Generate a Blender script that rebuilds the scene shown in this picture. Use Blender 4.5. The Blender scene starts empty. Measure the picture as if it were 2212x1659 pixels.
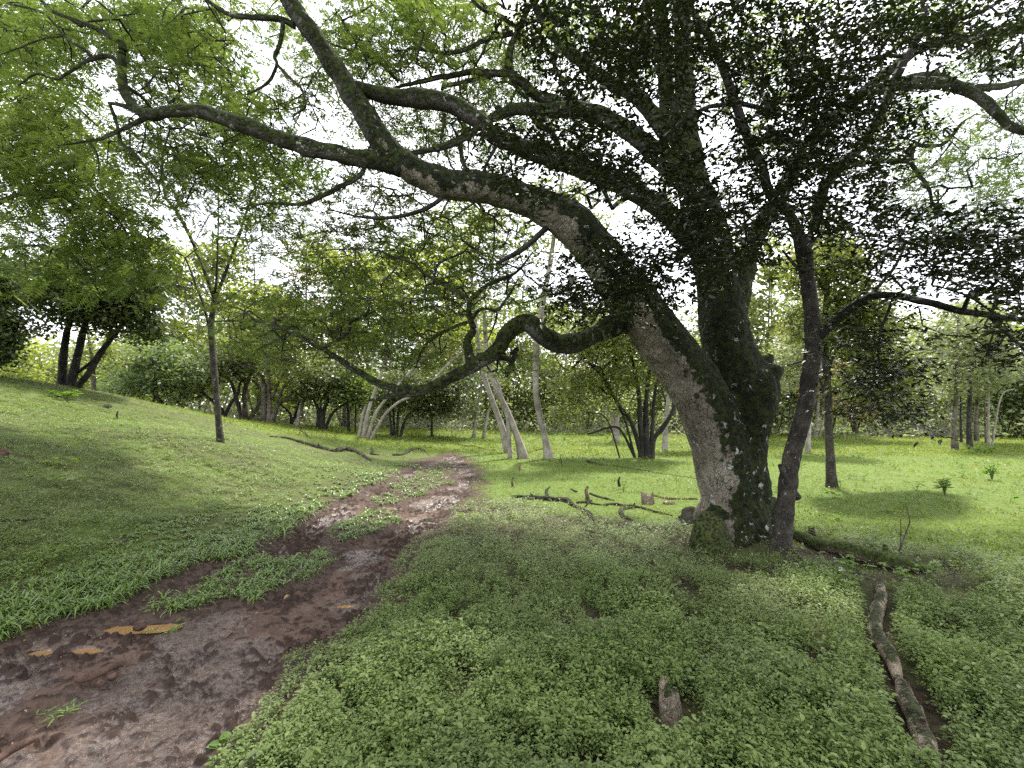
import bpy, math, random
import numpy as np
from mathutils import Vector

random.seed(7)
RNG = np.random.default_rng(7)
SC = bpy.context.scene
COL = SC.collection

# ------------------------------------------------------------------ camera, world, sun, exposure
EYE = 1.6
PITCH = math.atan(70.5 / 1000.0)
cam_d = bpy.data.cameras.new('camera')
cam_d.sensor_width = 36.0
cam_d.lens = 36.0 * 1000.0 / 2212.0
cam_d.clip_start = 0.05
cam_d.clip_end = 3000
cam = bpy.data.objects.new('camera', cam_d)
cam.location = (0, 0, EYE)
cam.rotation_euler = (math.radians(90) + PITCH, 0, 0)
COL.objects.link(cam)
SC.camera = cam

SUN_ELEV, SUN_AZ = math.radians(62), math.radians(20)   # azimuth from +Y (view direction) towards +X
world = bpy.data.worlds.new('World')
SC.world = world
world.use_nodes = True
wn, wl = world.node_tree.nodes, world.node_tree.links
wn.clear()
w_out = wn.new('ShaderNodeOutputWorld')
w_bg = wn.new('ShaderNodeBackground')
w_bg.inputs['Strength'].default_value = 0.13
sky = wn.new('ShaderNodeTexSky')
sky.sky_type = 'NISHITA'
sky.sun_disc = False
sky.sun_elevation = SUN_ELEV
sky.sun_rotation = SUN_AZ
sky.air_density = 1.0
sky.dust_density = 2.5
w_tc = wn.new('ShaderNodeTexCoord')
w_noise = wn.new('ShaderNodeTexNoise')
w_noise.inputs['Scale'].default_value = 2.2
w_noise.inputs['Detail'].default_value = 5
w_noise.inputs['Roughness'].default_value = 0.55
wl.new(w_tc.outputs['Generated'], w_noise.inputs['Vector'])
w_ramp = wn.new('ShaderNodeValToRGB')                      # cloud brightness
w_ramp.color_ramp.elements[0].position = 0.3
w_ramp.color_ramp.elements[0].color = (6.3, 6.6, 7.3, 1)
w_ramp.color_ramp.elements[1].position = 0.7
w_ramp.color_ramp.elements[1].color = (9.4, 9.5, 9.9, 1)
wl.new(w_noise.outputs['Fac'], w_ramp.inputs['Fac'])
w_mix = wn.new('ShaderNodeMix')
w_mix.data_type = 'RGBA'
w_mix.inputs['Factor'].default_value = 0.93                # an overcast: the clouds hide nearly all of the blue
wl.new(sky.outputs['Color'], w_mix.inputs[6])
wl.new(w_ramp.outputs['Color'], w_mix.inputs[7])
wl.new(w_mix.outputs[2], w_bg.inputs['Color'])
wl.new(w_bg.outputs['Background'], w_out.inputs['Surface'])

sun_d = bpy.data.lights.new('sun', 'SUN')
sun_d.energy = 4.0
sun_d.angle = math.radians(3.0)
sun_d.color = (1.0, 0.95, 0.85)
sun = bpy.data.objects.new('sun', sun_d)
sdir = Vector((math.sin(SUN_AZ) * math.cos(SUN_ELEV), math.cos(SUN_AZ) * math.cos(SUN_ELEV), math.sin(SUN_ELEV)))
sun.rotation_euler = (-sdir).to_track_quat('-Z', 'Y').to_euler()
sun.location = (0, 0, 30)
COL.objects.link(sun)

SC.view_settings.view_transform = 'Standard'
SC.view_settings.look = 'None'
SC.view_settings.exposure = 1.62
SC.view_settings.gamma = 1.0
SC.cycles.use_denoising = False
SC.cycles.denoising_prefilter = 'ACCURATE'
SC.cycles.max_bounces = 7
SC.cycles.diffuse_bounces = 4
SC.cycles.glossy_bounces = 2
SC.cycles.transmission_bounces = 5
SC.cycles.sample_clamp_indirect = 3
SC.cycles.sample_clamp_direct = 12

# ------------------------------------------------------------------ picture measurements -> world
CP, SP = math.cos(PITCH), math.sin(PITCH)

def ray(u, v):
    a, b = (u - 1106.0) / 1000.0, (829.5 - v) / 1000.0
    return np.array([a, CP - b * SP, SP + b * CP])

def P(u, v, d):
    r = ray(u, v)
    t = d / r[1]
    return np.array([0, 0, EYE]) + r * t

# ------------------------------------------------------------------ noise
def _hash(ix, iy, iz, seed):
    h = (ix.astype(np.int64) * 73856093) ^ (iy.astype(np.int64) * 19349663) ^ (iz.astype(np.int64) * 83492791) ^ (seed * 2654435761)
    h = (h ^ (h >> 13)) * 1274126177
    h = h ^ (h >> 16)
    return (h & 0xFFFFF) / float(0xFFFFF)

def vnoise(p, seed=0):
    p = np.asarray(p, float)
    i = np.floor(p).astype(np.int64)
    f = p - i
    f = f * f * (3 - 2 * f)
    out = 0
    for dx in (0, 1):
        wx = f[:, 0] if dx else 1 - f[:, 0]
        for dy in (0, 1):
            wy = f[:, 1] if dy else 1 - f[:, 1]
            for dz in (0, 1):
                wz = f[:, 2] if dz else 1 - f[:, 2]
                out = out + wx * wy * wz * _hash(i[:, 0] + dx, i[:, 1] + dy, i[:, 2] + dz, seed)
    return out

def fbm(p, octaves=4, seed=0, gain=0.5):
    p = np.asarray(p, float)
    a, s, tot = 1.0, 0.0, 0.0
    for k in range(octaves):
        s = s + a * vnoise(p * (2.03 ** k), seed + k * 17)
        tot += a
        a *= gain
    return s / tot

def xy3(x, y, s=1.0, z=0.0):
    x = np.asarray(x, float)
    y = np.asarray(y, float)
    return np.stack([x * s, y * s, np.full_like(x, z)], -1)

def sstep(x, a, b):
    t = np.clip((x - a) / (b - a), 0, 1)
    return t * t * (3 - 2 * t)

# ------------------------------------------------------------------ terrain heights (thin plate spline through surveyed points)
CTRL_UV = [(0, 815, 14), (250, 852, 17), (480, 904, 20), (475, 952, 11), (0, 1000, 6.5), (0, 900, 9.5), (0, 1200, 4.2),
           (300, 1100, 6.3), (300, 1000, 8.3), (250, 905, 12.5), (480, 1050, 8.3), (480, 1150, 6.0), (700, 1000, 13),
           (700, 930, 24), (700, 958, 18), (985, 985, 18), (985, 930, 32), (1185, 985, 18.5), (1400, 985, 18.5),
           (1400, 934, 35), (1660, 944, 32), (1900, 945, 32), (2212, 952, 30), (1795, 1050, 10.7), (600, 916, 26), (1150, 932, 34)]
pts = []
for u, v, d in CTRL_UV:
    pts.append(tuple(P(u, v, d)))
for x, y in [(-3, 2), (-3, 4), (-2.2, 6), (0, 0), (0, 3), (0, 6), (0, 10), (3, 2), (3, 6), (3.5, 10), (6, 3), (7, 7), (10, 5), (12, 11),
             (-1, -6), (-8, -8), (8, -8), (4, 14), (9, 15), (-1.5, 13), (15, 20), (5, 22), (0, -12), (-3.6, 3)]:
    pts.append((x, y, 0.0))
pts += [(-5.2, 2.0, 0.25), (-8, 0, 0.9), (-15, -2, 2.0), (-20, 8, 2.9), (-24, 16, 2.6), (-20, 26, 1.5), (-30, 30, 1.2), (-14, 30, 1.0),
        (-9, 40, 0.6), (0, 45, 0.45), (12, 45, 0.2), (30, 42, 0), (40, 20, 0), (30, 0, 0), (-40, 50, 0.8), (0, 60, 0.3), (-40, 10, 2.5), (45, 60, 0)]
CT = np.array(pts)

def _phi(r2):
    return 0.5 * r2 * np.log(r2 + 1e-9)

def _fit(C, lam=0.6):
    n = len(C)
    D2 = (C[:, None, 0] - C[None, :, 0]) ** 2 + (C[:, None, 1] - C[None, :, 1]) ** 2
    K = _phi(D2) + lam * np.eye(n)
    Q = np.c_[np.ones(n), C[:, 0], C[:, 1]]
    A = np.block([[K, Q], [Q.T, np.zeros((3, 3))]])
    return np.linalg.solve(A, np.r_[C[:, 2], 0, 0, 0])

TW = _fit(CT)
GX, GY, GS = -60.0, -20.0, 0.5
_gx = np.arange(GX, 60.01, GS)
_gy = np.arange(GY, 90.01, GS)
_XX, _YY = np.meshgrid(_gx, _gy)
_q = np.stack([_XX.ravel(), _YY.ravel()], -1)
_D2 = (_q[:, None, 0] - CT[None, :, 0]) ** 2 + (_q[:, None, 1] - CT[None, :, 1]) ** 2
_H = _phi(_D2) @ TW[:len(CT)] + TW[-3] + TW[-2] * _q[:, 0] + TW[-1] * _q[:, 1]
_rr = np.hypot(_q[:, 0], _q[:, 1] - 18)
_H = np.where(_rr < 34, _H, _H * (1 - sstep(_rr, 34, 52)) + 0.4 * sstep(_rr, 34, 52))
_H = np.clip(_H, -0.3, 3.6).reshape(_XX.shape)

def zbase(x, y):
    fx = np.clip((np.asarray(x, float) - GX) / GS, 0, _H.shape[1] - 1.001)
    fy = np.clip((np.asarray(y, float) - GY) / GS, 0, _H.shape[0] - 1.001)
    ix, iy = fx.astype(int), fy.astype(int)
    tx, ty = fx - ix, fy - iy
    return (_H[iy, ix] * (1 - tx) * (1 - ty) + _H[iy, ix + 1] * tx * (1 - ty) + _H[iy + 1, ix] * (1 - tx) * ty + _H[iy + 1, ix + 1] * tx * ty)

def G0(u, v):
    r = ray(u, v)
    t = 0.5
    for _ in range(4000):
        p = np.array([0, 0, EYE]) + r * t
        if p[2] <= zbase(p[0], p[1]):
            return p
        t += 0.01 + t * 0.002
    return np.array([0, 0, EYE]) + r * t

# ------------------------------------------------------------------ mud track outline
def poly_w(uv):
    return np.array([G0(u, v)[:2] for u, v in uv])

MUD_OUT = poly_w([(-330, 1470), (-150, 1440), (0, 1405), (60, 1385), (140, 1352), (215, 1325), (300, 1292), (380, 1262), (450, 1224), (540, 1195), (600, 1165),
                  (650, 1135), (720, 1095), (790, 1055), (850, 1030), (905, 1003), (950, 988), (974, 978), (1000, 990), (1024, 1015), (1027, 1042), (1012, 1075),
                  (975, 1110), (938, 1132), (900, 1165), (873, 1200), (845, 1240), (825, 1280), (845, 1310), (805, 1325), (755, 1348), (708, 1396), (666, 1400),
                  (640, 1440), (612, 1494), (570, 1530), (540, 1558), (468, 1640), (450, 1700), (430, 1850), (300, 2100), (-100, 2300), (-600, 2300), (-600, 1600)])
ISL = [poly_w([(338, 1328), (395, 1278), (465, 1238), (555, 1200), (690, 1192), (722, 1212), (690, 1242), (620, 1262), (570, 1296), (480, 1302), (425, 1332), (370, 1338)]),
       poly_w([(695, 1172), (720, 1133), (790, 1106), (850, 1110), (866, 1130), (830, 1152), (760, 1168)]),
       poly_w([(800, 1088), (850, 1052), (900, 1020), (958, 995), (982, 1012), (972, 1042), (930, 1062), (870, 1088)])]

def inpoly(x, y, poly):
    x = np.asarray(x, float); y = np.asarray(y, float)
    ins = np.zeros(x.shape, bool)
    n = len(poly)
    for i in range(n):
        x1, y1 = poly[i]; x2, y2 = poly[(i + 1) % n]
        c = ((y1 > y) != (y2 > y)) & (x < (x2 - x1) * (y - y1) / (y2 - y1 + 1e-12) + x1)
        ins ^= c
    return ins

def edgedist(x, y, poly):
    x = np.asarray(x, float); y = np.asarray(y, float)
    best = np.full(x.shape, 1e9)
    n = len(poly)
    for i in range(n):
        a = poly[i]; b = poly[(i + 1) % n]
        d = b - a
        t = np.clip(((x - a[0]) * d[0] + (y - a[1]) * d[1]) / (d @ d + 1e-9), 0, 1)
        best = np.minimum(best, np.hypot(x - a[0] - t * d[0], y - a[1] - t * d[1]))
    return best

def mudness(x, y):
    """signed metres inside the mud (positive in mud)"""
    w = (fbm(xy3(x, y, 2.3), 3, 5) - 0.5)
    s = edgedist(x, y, MUD_OUT) * np.where(inpoly(x, y, MUD_OUT), 1, -1)
    for isl in ISL:
        si = edgedist(x, y, isl) * np.where(inpoly(x, y, isl), 1, -1)
        s = np.minimum(s, -si)
    k = np.clip(0.12 + 0.05 * np.asarray(y), 0.1, 0.6)
    return s + w * k

def zg(x, y):
    """ground height with small scale relief"""
    z = zbase(x, y)
    n = (fbm(xy3(x, y, 0.9), 3, 11) - 0.5) * 0.10 + (fbm(xy3(x, y, 4.0), 2, 12) - 0.5) * 0.03
    return z + n

def zgs(x, y):
    return float(zg(np.array([x]), np.array([y]))[0])

def G(u, v):
    p = G0(u, v)
    for _ in range(2):
        p = G0(u, v)
    return np.array([p[0], p[1], zgs(p[0], p[1])])

def gat(u, d):
    x = (u - 1106) / 1000.0 * d
    return np.array([x, d, zgs(x, d)])

# ------------------------------------------------------------------ mesh helpers
def mesh_from(name, V, F, mat=None, parent=None, attrs=None, smooth=False, link=True):
    V = np.asarray(V, np.float32)
    F = np.asarray(F, np.int32)
    me = bpy.data.meshes.new(name)
    me.vertices.add(len(V))
    me.vertices.foreach_set('co', V.ravel())
    k = F.shape[1]
    me.loops.add(F.size)
    me.loops.foreach_set('vertex_index', F.ravel())
    me.polygons.add(len(F))
    me.polygons.foreach_set('loop_start', np.arange(0, F.size, k, dtype=np.int32))
    if smooth:
        me.polygons.foreach_set('use_smooth', np.ones(len(F), bool))
    for an, av in (attrs or {}).items():
        at = me.attributes.new(an, 'FLOAT', 'POINT')
        at.data.foreach_set('value', np.asarray(av, np.float32))
    me.update(calc_edges=True)
    if mat:
        me.materials.append(mat)
    ob = bpy.data.objects.new(name, me)
    if link:
        COL.objects.link(ob)
    if parent is not None:
        ob.parent = parent
        ob.matrix_parent_inverse = parent.matrix_world.inverted()
    return ob

def thing(name, label, cat, loc, group=None):
    o = bpy.data.objects.new(name, None)
    COL.objects.link(o)
    o.location = Vector([float(c) for c in loc])
    o.empty_display_size = 0.2
    o['label'] = label
    o['category'] = cat
    if group:
        o['group'] = group
    o.matrix_world = __import__('mathutils').Matrix.Translation(o.location)
    return o

def tag(o, label, cat, group=None, kind=None):
    if label: o['label'] = label
    if cat: o['category'] = cat
    if group: o['group'] = group
    if kind: o['kind'] = kind
    return o

def nrm(a):
    return a / (np.linalg.norm(a, axis=-1, keepdims=True) + 1e-12)

class Buf:
    """collects quads"""
    def __init__(s):
        s.V, s.F, s.A, s.n = [], [], [], 0
    def add(s, V, F, a):
        s.V.append(V); s.F.append(F + s.n); s.A.append(a); s.n += len(V)
    def build(s, name, mat, parent=None, smooth=False):
        return mesh_from(name, np.concatenate(s.V), np.concatenate(s.F), mat, parent, {'var': np.concatenate(s.A)}, smooth)

def leaf6(buf, base, d, n, L, W, var, curl=0.12, fold=0.18):
    base, d, n = np.asarray(base, float), nrm(d), np.asarray(n, float)
    s = nrm(np.cross(d, n))
    n = np.cross(s, d)
    L = np.broadcast_to(L, len(base))[:, None]; W = np.broadcast_to(W, len(base))[:, None]
    v0 = base
    v1 = base + d * .30 * L + s * W * .5 + n * W * fold
    v2 = base + d * .68 * L + s * W * .40 + n * (W * fold - L * curl * .4)
    v3 = base + d * L - n * L * curl
    v4 = base + d * .68 * L - s * W * .40 + n * (W * fold - L * curl * .4)
    v5 = base + d * .30 * L - s * W * .5 + n * W * fold
    N = len(base)
    V = np.stack([v0, v1, v2, v3, v4, v5], 1).reshape(-1, 3)
    b = np.arange(N)[:, None] * 6
    F = np.concatenate([b + np.array([[0, 1, 2, 3]]), b + np.array([[0, 3, 4, 5]])])
    buf.add(V, F, np.repeat(var, 6))

def leaf4(buf, base, d, n, L, W, var, mid=0.45):
    base, d, n = np.asarray(base, float), nrm(d), np.asarray(n, float)
    s = nrm(np.cross(d, n))
    L = np.broadcast_to(L, len(base))[:, None]; W = np.broadcast_to(W, len(base))[:, None]
    V = np.stack([base, base + d * mid * L + s * W * .5, base + d * L, base + d * mid * L - s * W * .5], 1).reshape(-1, 3)
    b = np.arange(len(base))[:, None] * 4
    buf.add(V, b + np.array([[0, 1, 2, 3]]), np.repeat(var, 4))

def rdir(n, flat=1.0):
    a = RNG.normal(size=(n, 3))
    a[:, 2] *= flat
    return nrm(a)

def tube(pts, rad, sides=6, closed_end=True, rough=0.0, seed=0, lump=3.0):
    pts = np.asarray(pts, float); rad = np.asarray(rad, float)
    t = np.gradient(pts, axis=0)
    t = nrm(t)
    ref = np.array([0, 0, 1.0]) if abs(t[:, 2]).mean() < .75 else np.array([0, 1.0, 0])
    a = nrm(np.cross(t, ref))
    b = np.cross(t, a)
    th = np.linspace(0, 2 * np.pi, sides, endpoint=False)
    ring = a[:, None] * np.cos(th)[None, :, None] + b[:, None] * np.sin(th)[None, :, None]
    R = np.broadcast_to(rad[:, None], (len(pts), sides)).copy()
    if rough:
        q = (pts[:, None] + ring * rad[:, None, None]).reshape(-1, 3)
        sc = lump / max(rad.max(), 1e-3) * .33
        R = R * (1 + rough * 2 * (fbm(q * sc, 3, seed).reshape(R.shape) - .5))
    V = (pts[:, None] + ring * R[..., None]).reshape(-1, 3)
    m = len(pts)
    i, j = np.meshgrid(np.arange(m - 1), np.arange(sides), indexing='ij')
    j2 = (j + 1) % sides
    F = np.stack([i * sides + j, (i + 1) * sides + j, (i + 1) * sides + j2, i * sides + j2], -1).reshape(-1, 4)
    if closed_end:
        for c, k in ((pts[0], 0), (pts[-1], m - 1)):
            ci = len(V)
            V = np.vstack([V, c[None]])
            jj = np.arange(0, sides, 2)
            F = np.vstack([F, np.stack([np.full(len(jj), ci), k * sides + jj, k * sides + (jj + 1) % sides, k * sides + (jj + 2) % sides], -1)])
    return V, F

def catmull(pts, step):
    """pts Nx4 (xyz, r) -> resampled"""
    p = np.asarray(pts, float)
    if len(p) < 3:
        n = max(2, int(np.linalg.norm(p[-1, :3] - p[0, :3]) / step))
        t = np.linspace(0, 1, n + 1)[:, None]
        return p[0] * (1 - t) + p[-1] * t
    q = np.vstack([2 * p[0] - p[1], p, 2 * p[-1] - p[-2]])
    out = []
    for i in range(1, len(q) - 2):
        L = np.linalg.norm(q[i + 1, :3] - q[i, :3])
        n = max(1, int(L / step))
        t = (np.arange(n) / n)[:, None]
        a, b, c, d = q[i - 1], q[i], q[i + 1], q[i + 2]
        out.append(.5 * ((2 * b) + (c - a) * t + (2 * a - 5 * b + 4 * c - d) * t ** 2 + (3 * b - a - 3 * c + d) * t ** 3))
    out.append(p[-1][None])
    o = np.vstack(out)
    o[:, 3] = np.maximum(o[:, 3], .002)
    return o

def trace(rows, d=None, jit=0.0):
    """(u, v, depth, width) rows -> Nx4 world points with radius"""
    out = []
    lastd, lastw = d, 10
    for r in rows:
        dd = r[2] if len(r) > 2 and r[2] else lastd
        w = r[3] if len(r) > 3 else lastw
        lastd, lastw = dd, w
        p = P(r[0], r[1], dd)
        a = (r[0] - 1106) / 1000.0
        out.append([*p, w * dd / 2000.0 / math.sqrt(1 + .9 * a * a)])
    return np.array(out)

def lerp_w(uv, d0, d1, w0, w1):
    n = len(uv)
    return [(u, v, d0 + (d1 - d0) * i / (n - 1), w0 + (w1 - w0) * i / (n - 1)) for i, (u, v) in enumerate(uv)]

class TB:
    """collects tubes"""
    def __init__(s):
        s.V, s.F, s.n = [], [], 0
    def add(s, V, F):
        s.V.append(V); s.F.append(F + s.n); s.n += len(V)
    def limb(s, p4, sides=12, step=None, rough=.12, seed=0):
        st = step or max(.03, float(np.median(p4[:, 3])) * .6)
        c = catmull(p4, st)
        V, F = tube(c[:, :3], c[:, 3], sides, True, rough, seed)
        s.add(V, F)
        return c
    def build(s, name, mat, parent=None):
        return mesh_from(name, np.concatenate(s.V), np.concatenate(s.F), mat, parent, None, True)

class Skel:
    """traced nodes first; targets are then joined on, one crooked twig each"""
    def __init__(s, cap=60000):
        s.p = np.zeros((cap, 3)); s.par = np.full(cap, -1); s.n = 0; s.cnt = np.zeros(cap)
        s.fixed = 0; s.rmax = np.full(cap, 1.0)
        s.chains = []
    def base(s, c, every=1):
        c = c[::every]
        k = len(c)
        s.p[s.n:s.n + k] = c[:, :3]; s.rmax[s.n:s.n + k] = c[:, 3] * .7; s.n += k
        s.fixed = s.n
    def grow(s, T, step=.25, jit=.25, reach=.0, up=0.0):
        T = np.asarray(T)
        base = s.p[:s.fixed]
        dist = np.array([np.min(((base - t) ** 2).sum(1)) for t in T])
        tips = []
        for t in T[np.argsort(dist)]:
            d2 = np.sqrt(((s.p[:s.n] - t) ** 2).sum(1))
            k = int(np.argmin(d2))
            a = s.p[k]
            L = d2[k]
            m = max(1, int(L / step))
            tt = (np.arange(1, m + 1) / m)[:, None]
            off = RNG.normal(size=(m, 3)) * jit * step
            off[-1] = 0
            sag = np.zeros((m, 3)); sag[:, 2] = up * L * (4 * tt[:, 0] * (1 - tt[:, 0]))
            q = a + (t - a) * tt + off + sag
            ids = [k]
            for x in q:
                s.p[s.n] = x; s.par[s.n] = ids[-1]; s.rmax[s.n] = s.rmax[ids[-1]]
                ids.append(s.n); s.n += 1
            s.chains.append(ids)
            tips.append(ids[-1])
        for i in tips:
            j = i
            while j >= s.fixed and j >= 0:
                s.cnt[j] += 1
                j = s.par[j]
        return np.array([s.p[i] for i in tips]), np.array([nrm(s.p[i] - s.p[s.par[i]]) for i in tips])
    def mesh(s, tb, rt=.005, ex=.5, sides=5):
        for ids in s.chains:
            r = rt * np.maximum(s.cnt[ids], 1) ** ex
            r[0] = r[1]
            r = np.minimum(r, s.rmax[ids[0]])
            r[-1] *= .6
            V, F = tube(s.p[ids], r, sides, False)
            tb.add(V, F)

# ------------------------------------------------------------------ materials
def newmat(name):
    m = bpy.data.materials.new(name)
    m.use_nodes = True
    nt = m.node_tree
    nt.nodes.clear()
    return m, nt.nodes, nt.links

def nd(nodes, typ, **kw):
    n = nodes.new(typ)
    for k, v in kw.items():
        setattr(n, k, v)
    return n

def mixc(nodes, links, fac, a, b):
    m = nodes.new('ShaderNodeMix'); m.data_type = 'RGBA'
    for sock, val in ((m.inputs[0], fac), (m.inputs[6], a), (m.inputs[7], b)):
        if hasattr(val, 'links'): links.new(val, sock)
        elif isinstance(val, (tuple, list)): sock.default_value = (*val[:3], 1)
        else: sock.default_value = val
    return m.outputs[2]

def mth(nodes, links, op, a, b=None, clamp=False):
    m = nodes.new('ShaderNodeMath'); m.operation = op; m.use_clamp = clamp
    for sock, val in ((m.inputs[0], a), (m.inputs[1], b)):
        if val is None: continue
        if hasattr(val, 'links'): links.new(val, sock)
        else: sock.default_value = val
    return m.outputs[0]

def mrange(nodes, links, x, a, b, c=0.0, d=1.0):
    m = nodes.new('ShaderNodeMapRange'); m.interpolation_type = 'SMOOTHSTEP'
    links.new(x, m.inputs[0])
    for i, val in zip((1, 2, 3, 4), (a, b, c, d)): m.inputs[i].default_value = val
    return m.outputs[0]

def noise(nodes, links, vec, scale, detail=4, rough=.55, dist=0):
    n = nodes.new('ShaderNodeTexNoise')
    links.new(vec, n.inputs['Vector'])
    n.inputs['Scale'].default_value = scale; n.inputs['Detail'].default_value = detail
    n.inputs['Roughness'].default_value = rough; n.inputs['Distortion'].default_value = dist
    return n.outputs['Fac']

def leaf_mat(name, c1, c2, trans=.4, tcol=(1.6, 1.7, .7), rough=.5, spec=.3, patch=None):
    m, N, L = newmat(name)
    out = nd(N, 'ShaderNodeOutputMaterial')
    at = nd(N, 'ShaderNodeAttribute', attribute_name='var')
    col = mixc(N, L, at.outputs['Fac'], c1, c2)
    if patch:
        g = nd(N, 'ShaderNodeNewGeometry')
        f = mrange(N, L, noise(N, L, g.outputs['Position'], patch[0], 3), .42, .66)
        col = mixc(N, L, f, col, patch[1])
    pb = nd(N, 'ShaderNodeBsdfPrincipled')
    pb.inputs['Roughness'].default_value = rough
    pb.inputs['Specular IOR Level'].default_value = spec
    L.new(col, pb.inputs['Base Color'])
    if trans > 0:
        mu = nd(N, 'ShaderNodeVectorMath', operation='MULTIPLY')
        L.new(col, mu.inputs[0]); mu.inputs[1].default_value = tcol
        tr = nd(N, 'ShaderNodeBsdfTranslucent')
        L.new(mu.outputs[0], tr.inputs['Color'])
        mx = nd(N, 'ShaderNodeMixShader'); mx.inputs[0].default_value = trans
        L.new(pb.outputs[0], mx.inputs[1]); L.new(tr.outputs[0], mx.inputs[2])
        L.new(mx.outputs[0], out.inputs['Surface'])
    else:
        L.new(pb.outputs[0], out.inputs['Surface'])
    return m

def bark_mat(name, pale, dark, moss=(.020, .030, .005), moss_bias=0.0, side=0.0, lichen=.5, lcol=(.36, .37, .33), scale=1.0, bump=1.0, streak=3.0, moss_dark=(.006, .007, .003)):
    """pale/dark bark mottling; moss settles on the upper (+z) and optionally the +x side; lichen spots"""
    m, N, L = newmat(name)
    out = nd(N, 'ShaderNodeOutputMaterial')
    g = nd(N, 'ShaderNodeNewGeometry')
    pos = g.outputs['Position']
    mp = nd(N, 'ShaderNodeMapping'); mp.inputs['Scale'].default_value = (streak, streak, 1)
    L.new(pos, mp.inputs['Vector'])
    n1 = noise(N, L, pos, 2.2 * scale, 5)
    n2 = noise(N, L, mp.outputs[0], 6 * scale, 6, .65)
    n3 = noise(N, L, pos, 14 * scale, 4, .6)
    base = mixc(N, L, mrange(N, L, n1, .35, .65), pale, dark)
    base = mixc(N, L, mrange(N, L, n2, .5, .75, 0, .75), base, tuple(c * .35 for c in dark))
    mp2 = nd(N, 'ShaderNodeMapping'); mp2.inputs['Scale'].default_value = (streak * 1.1, streak * 1.1, .8)
    wv = nd(N, 'ShaderNodeVectorMath', operation='ADD')
    nz3 = nd(N, 'ShaderNodeTexNoise'); nz3.inputs['Scale'].default_value = 5 * scale; nz3.inputs['Detail'].default_value = 3
    L.new(pos, nz3.inputs['Vector'])
    wsc = nd(N, 'ShaderNodeVectorMath', operation='SCALE'); wsc.inputs['Scale'].default_value = .16 / scale
    L.new(nz3.outputs['Color'], wsc.inputs[0]); L.new(pos, wv.inputs[0]); L.new(wsc.outputs[0], wv.inputs[1]); L.new(wv.outputs[0], mp2.inputs['Vector'])
    cr = nd(N, 'ShaderNodeTexVoronoi'); cr.feature = 'DISTANCE_TO_EDGE'; cr.inputs['Scale'].default_value = 7 * scale
    L.new(mp2.outputs[0], cr.inputs['Vector'])
    crack = mth(N, L, 'MULTIPLY', mrange(N, L, cr.outputs['Distance'], .10, .0), mrange(N, L, nz3.outputs['Fac'], .42, .58))
    base = mixc(N, L, mth(N, L, 'MULTIPLY', crack, .4), base, tuple(c * .22 for c in dark))
    sx = nd(N, 'ShaderNodeSeparateXYZ'); L.new(g.outputs['Normal'], sx.inputs[0])
    k = mth(N, L, 'ADD', mth(N, L, 'MULTIPLY', sx.outputs[2], .75), mth(N, L, 'MULTIPLY', sx.outputs[0], side))
    k = mth(N, L, 'ADD', k, mth(N, L, 'MULTIPLY', mth(N, L, 'SUBTRACT', n1, .5), 1.5))
    k = mth(N, L, 'ADD', k, mth(N, L, 'MULTIPLY', mth(N, L, 'SUBTRACT', n3, .5), 1.3))
    ma = nd(N, 'ShaderNodeAttribute', attribute_name='mossy')
    k = mth(N, L, 'ADD', k, ma.outputs['Fac'])
    mf = mrange(N, L, k, .12 - moss_bias, .34 - moss_bias)
    mcol = mixc(N, L, mrange(N, L, n3, .38, .62), moss_dark, moss)
    col = mixc(N, L, mf, base, mcol)
    ln = noise(N, L, pos, 11 * scale, 5, .6, .8)
    gate = mrange(N, L, noise(N, L, pos, 2.1 * scale, 3), .60 - lichen * .3, .72 - lichen * .3)
    lf = mth(N, L, 'MULTIPLY', mrange(N, L, ln, .615, .66), gate)
    col = mixc(N, L, lf, col, lcol)
    pb = nd(N, 'ShaderNodeBsdfPrincipled')
    pb.inputs['Roughness'].default_value = .85
    pb.inputs['Specular IOR Level'].default_value = .2
    L.new(col, pb.inputs['Base Color'])
    bh = mth(N, L, 'ADD', n2, mth(N, L, 'MULTIPLY', n3, .8))
    bh = mth(N, L, 'ADD', bh, mth(N, L, 'MULTIPLY', mf, .35))
    bh = mth(N, L, 'SUBTRACT', bh, mth(N, L, 'MULTIPLY', crack, .3))
    bp = nd(N, 'ShaderNodeBump'); bp.inputs['Strength'].default_value = bump; bp.inputs['Distance'].default_value = .06 / scale
    L.new(bh, bp.inputs['Height']); L.new(bp.outputs[0], pb.inputs['Normal'])
    L.new(pb.outputs[0], out.inputs['Surface'])
    return m

M_BARK_BIG = bark_mat('big_tree_bark', (.27, .24, .19), (.13, .112, .085), moss_bias=.46, side=.95, lichen=.55, streak=2.6)
M_BARK_LIMB = bark_mat('mossy_limb_bark', (.11, .102, .09), (.04, .037, .033), moss=(.032, .045, .006), moss_bias=.58, side=.15, lichen=.45, scale=1.3)
M_BARK_DARK = bark_mat('dark_bark', (.075, .065, .052), (.035, .030, .024), moss=(.03, .04, .012), moss_bias=-.25, side=0, lichen=.6, lcol=(.30, .31, .30), scale=2.0)
M_BARK_TWIG = bark_mat('twig_bark', (.10, .09, .08), (.05, .045, .04), moss_bias=-.1, lichen=.2, scale=3, bump=.2)
M_BARK_PALE = bark_mat('pale_bark', (.31, .28, .235), (.19, .17, .14), moss_bias=-.5, lichen=.2, scale=1.5, bump=.3)
M_BARK_BG = bark_mat('background_bark', (.16, .135, .10), (.08, .068, .05), moss=(.05, .055, .015), moss_bias=-.05, lichen=.3, scale=1.2)
M_LOGPALE = bark_mat('grey_tan_log_bark', (.27, .22, .16), (.15, .12, .085), moss=(.05, .06, .02), moss_bias=-.35, lichen=.3, scale=2.5)
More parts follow.
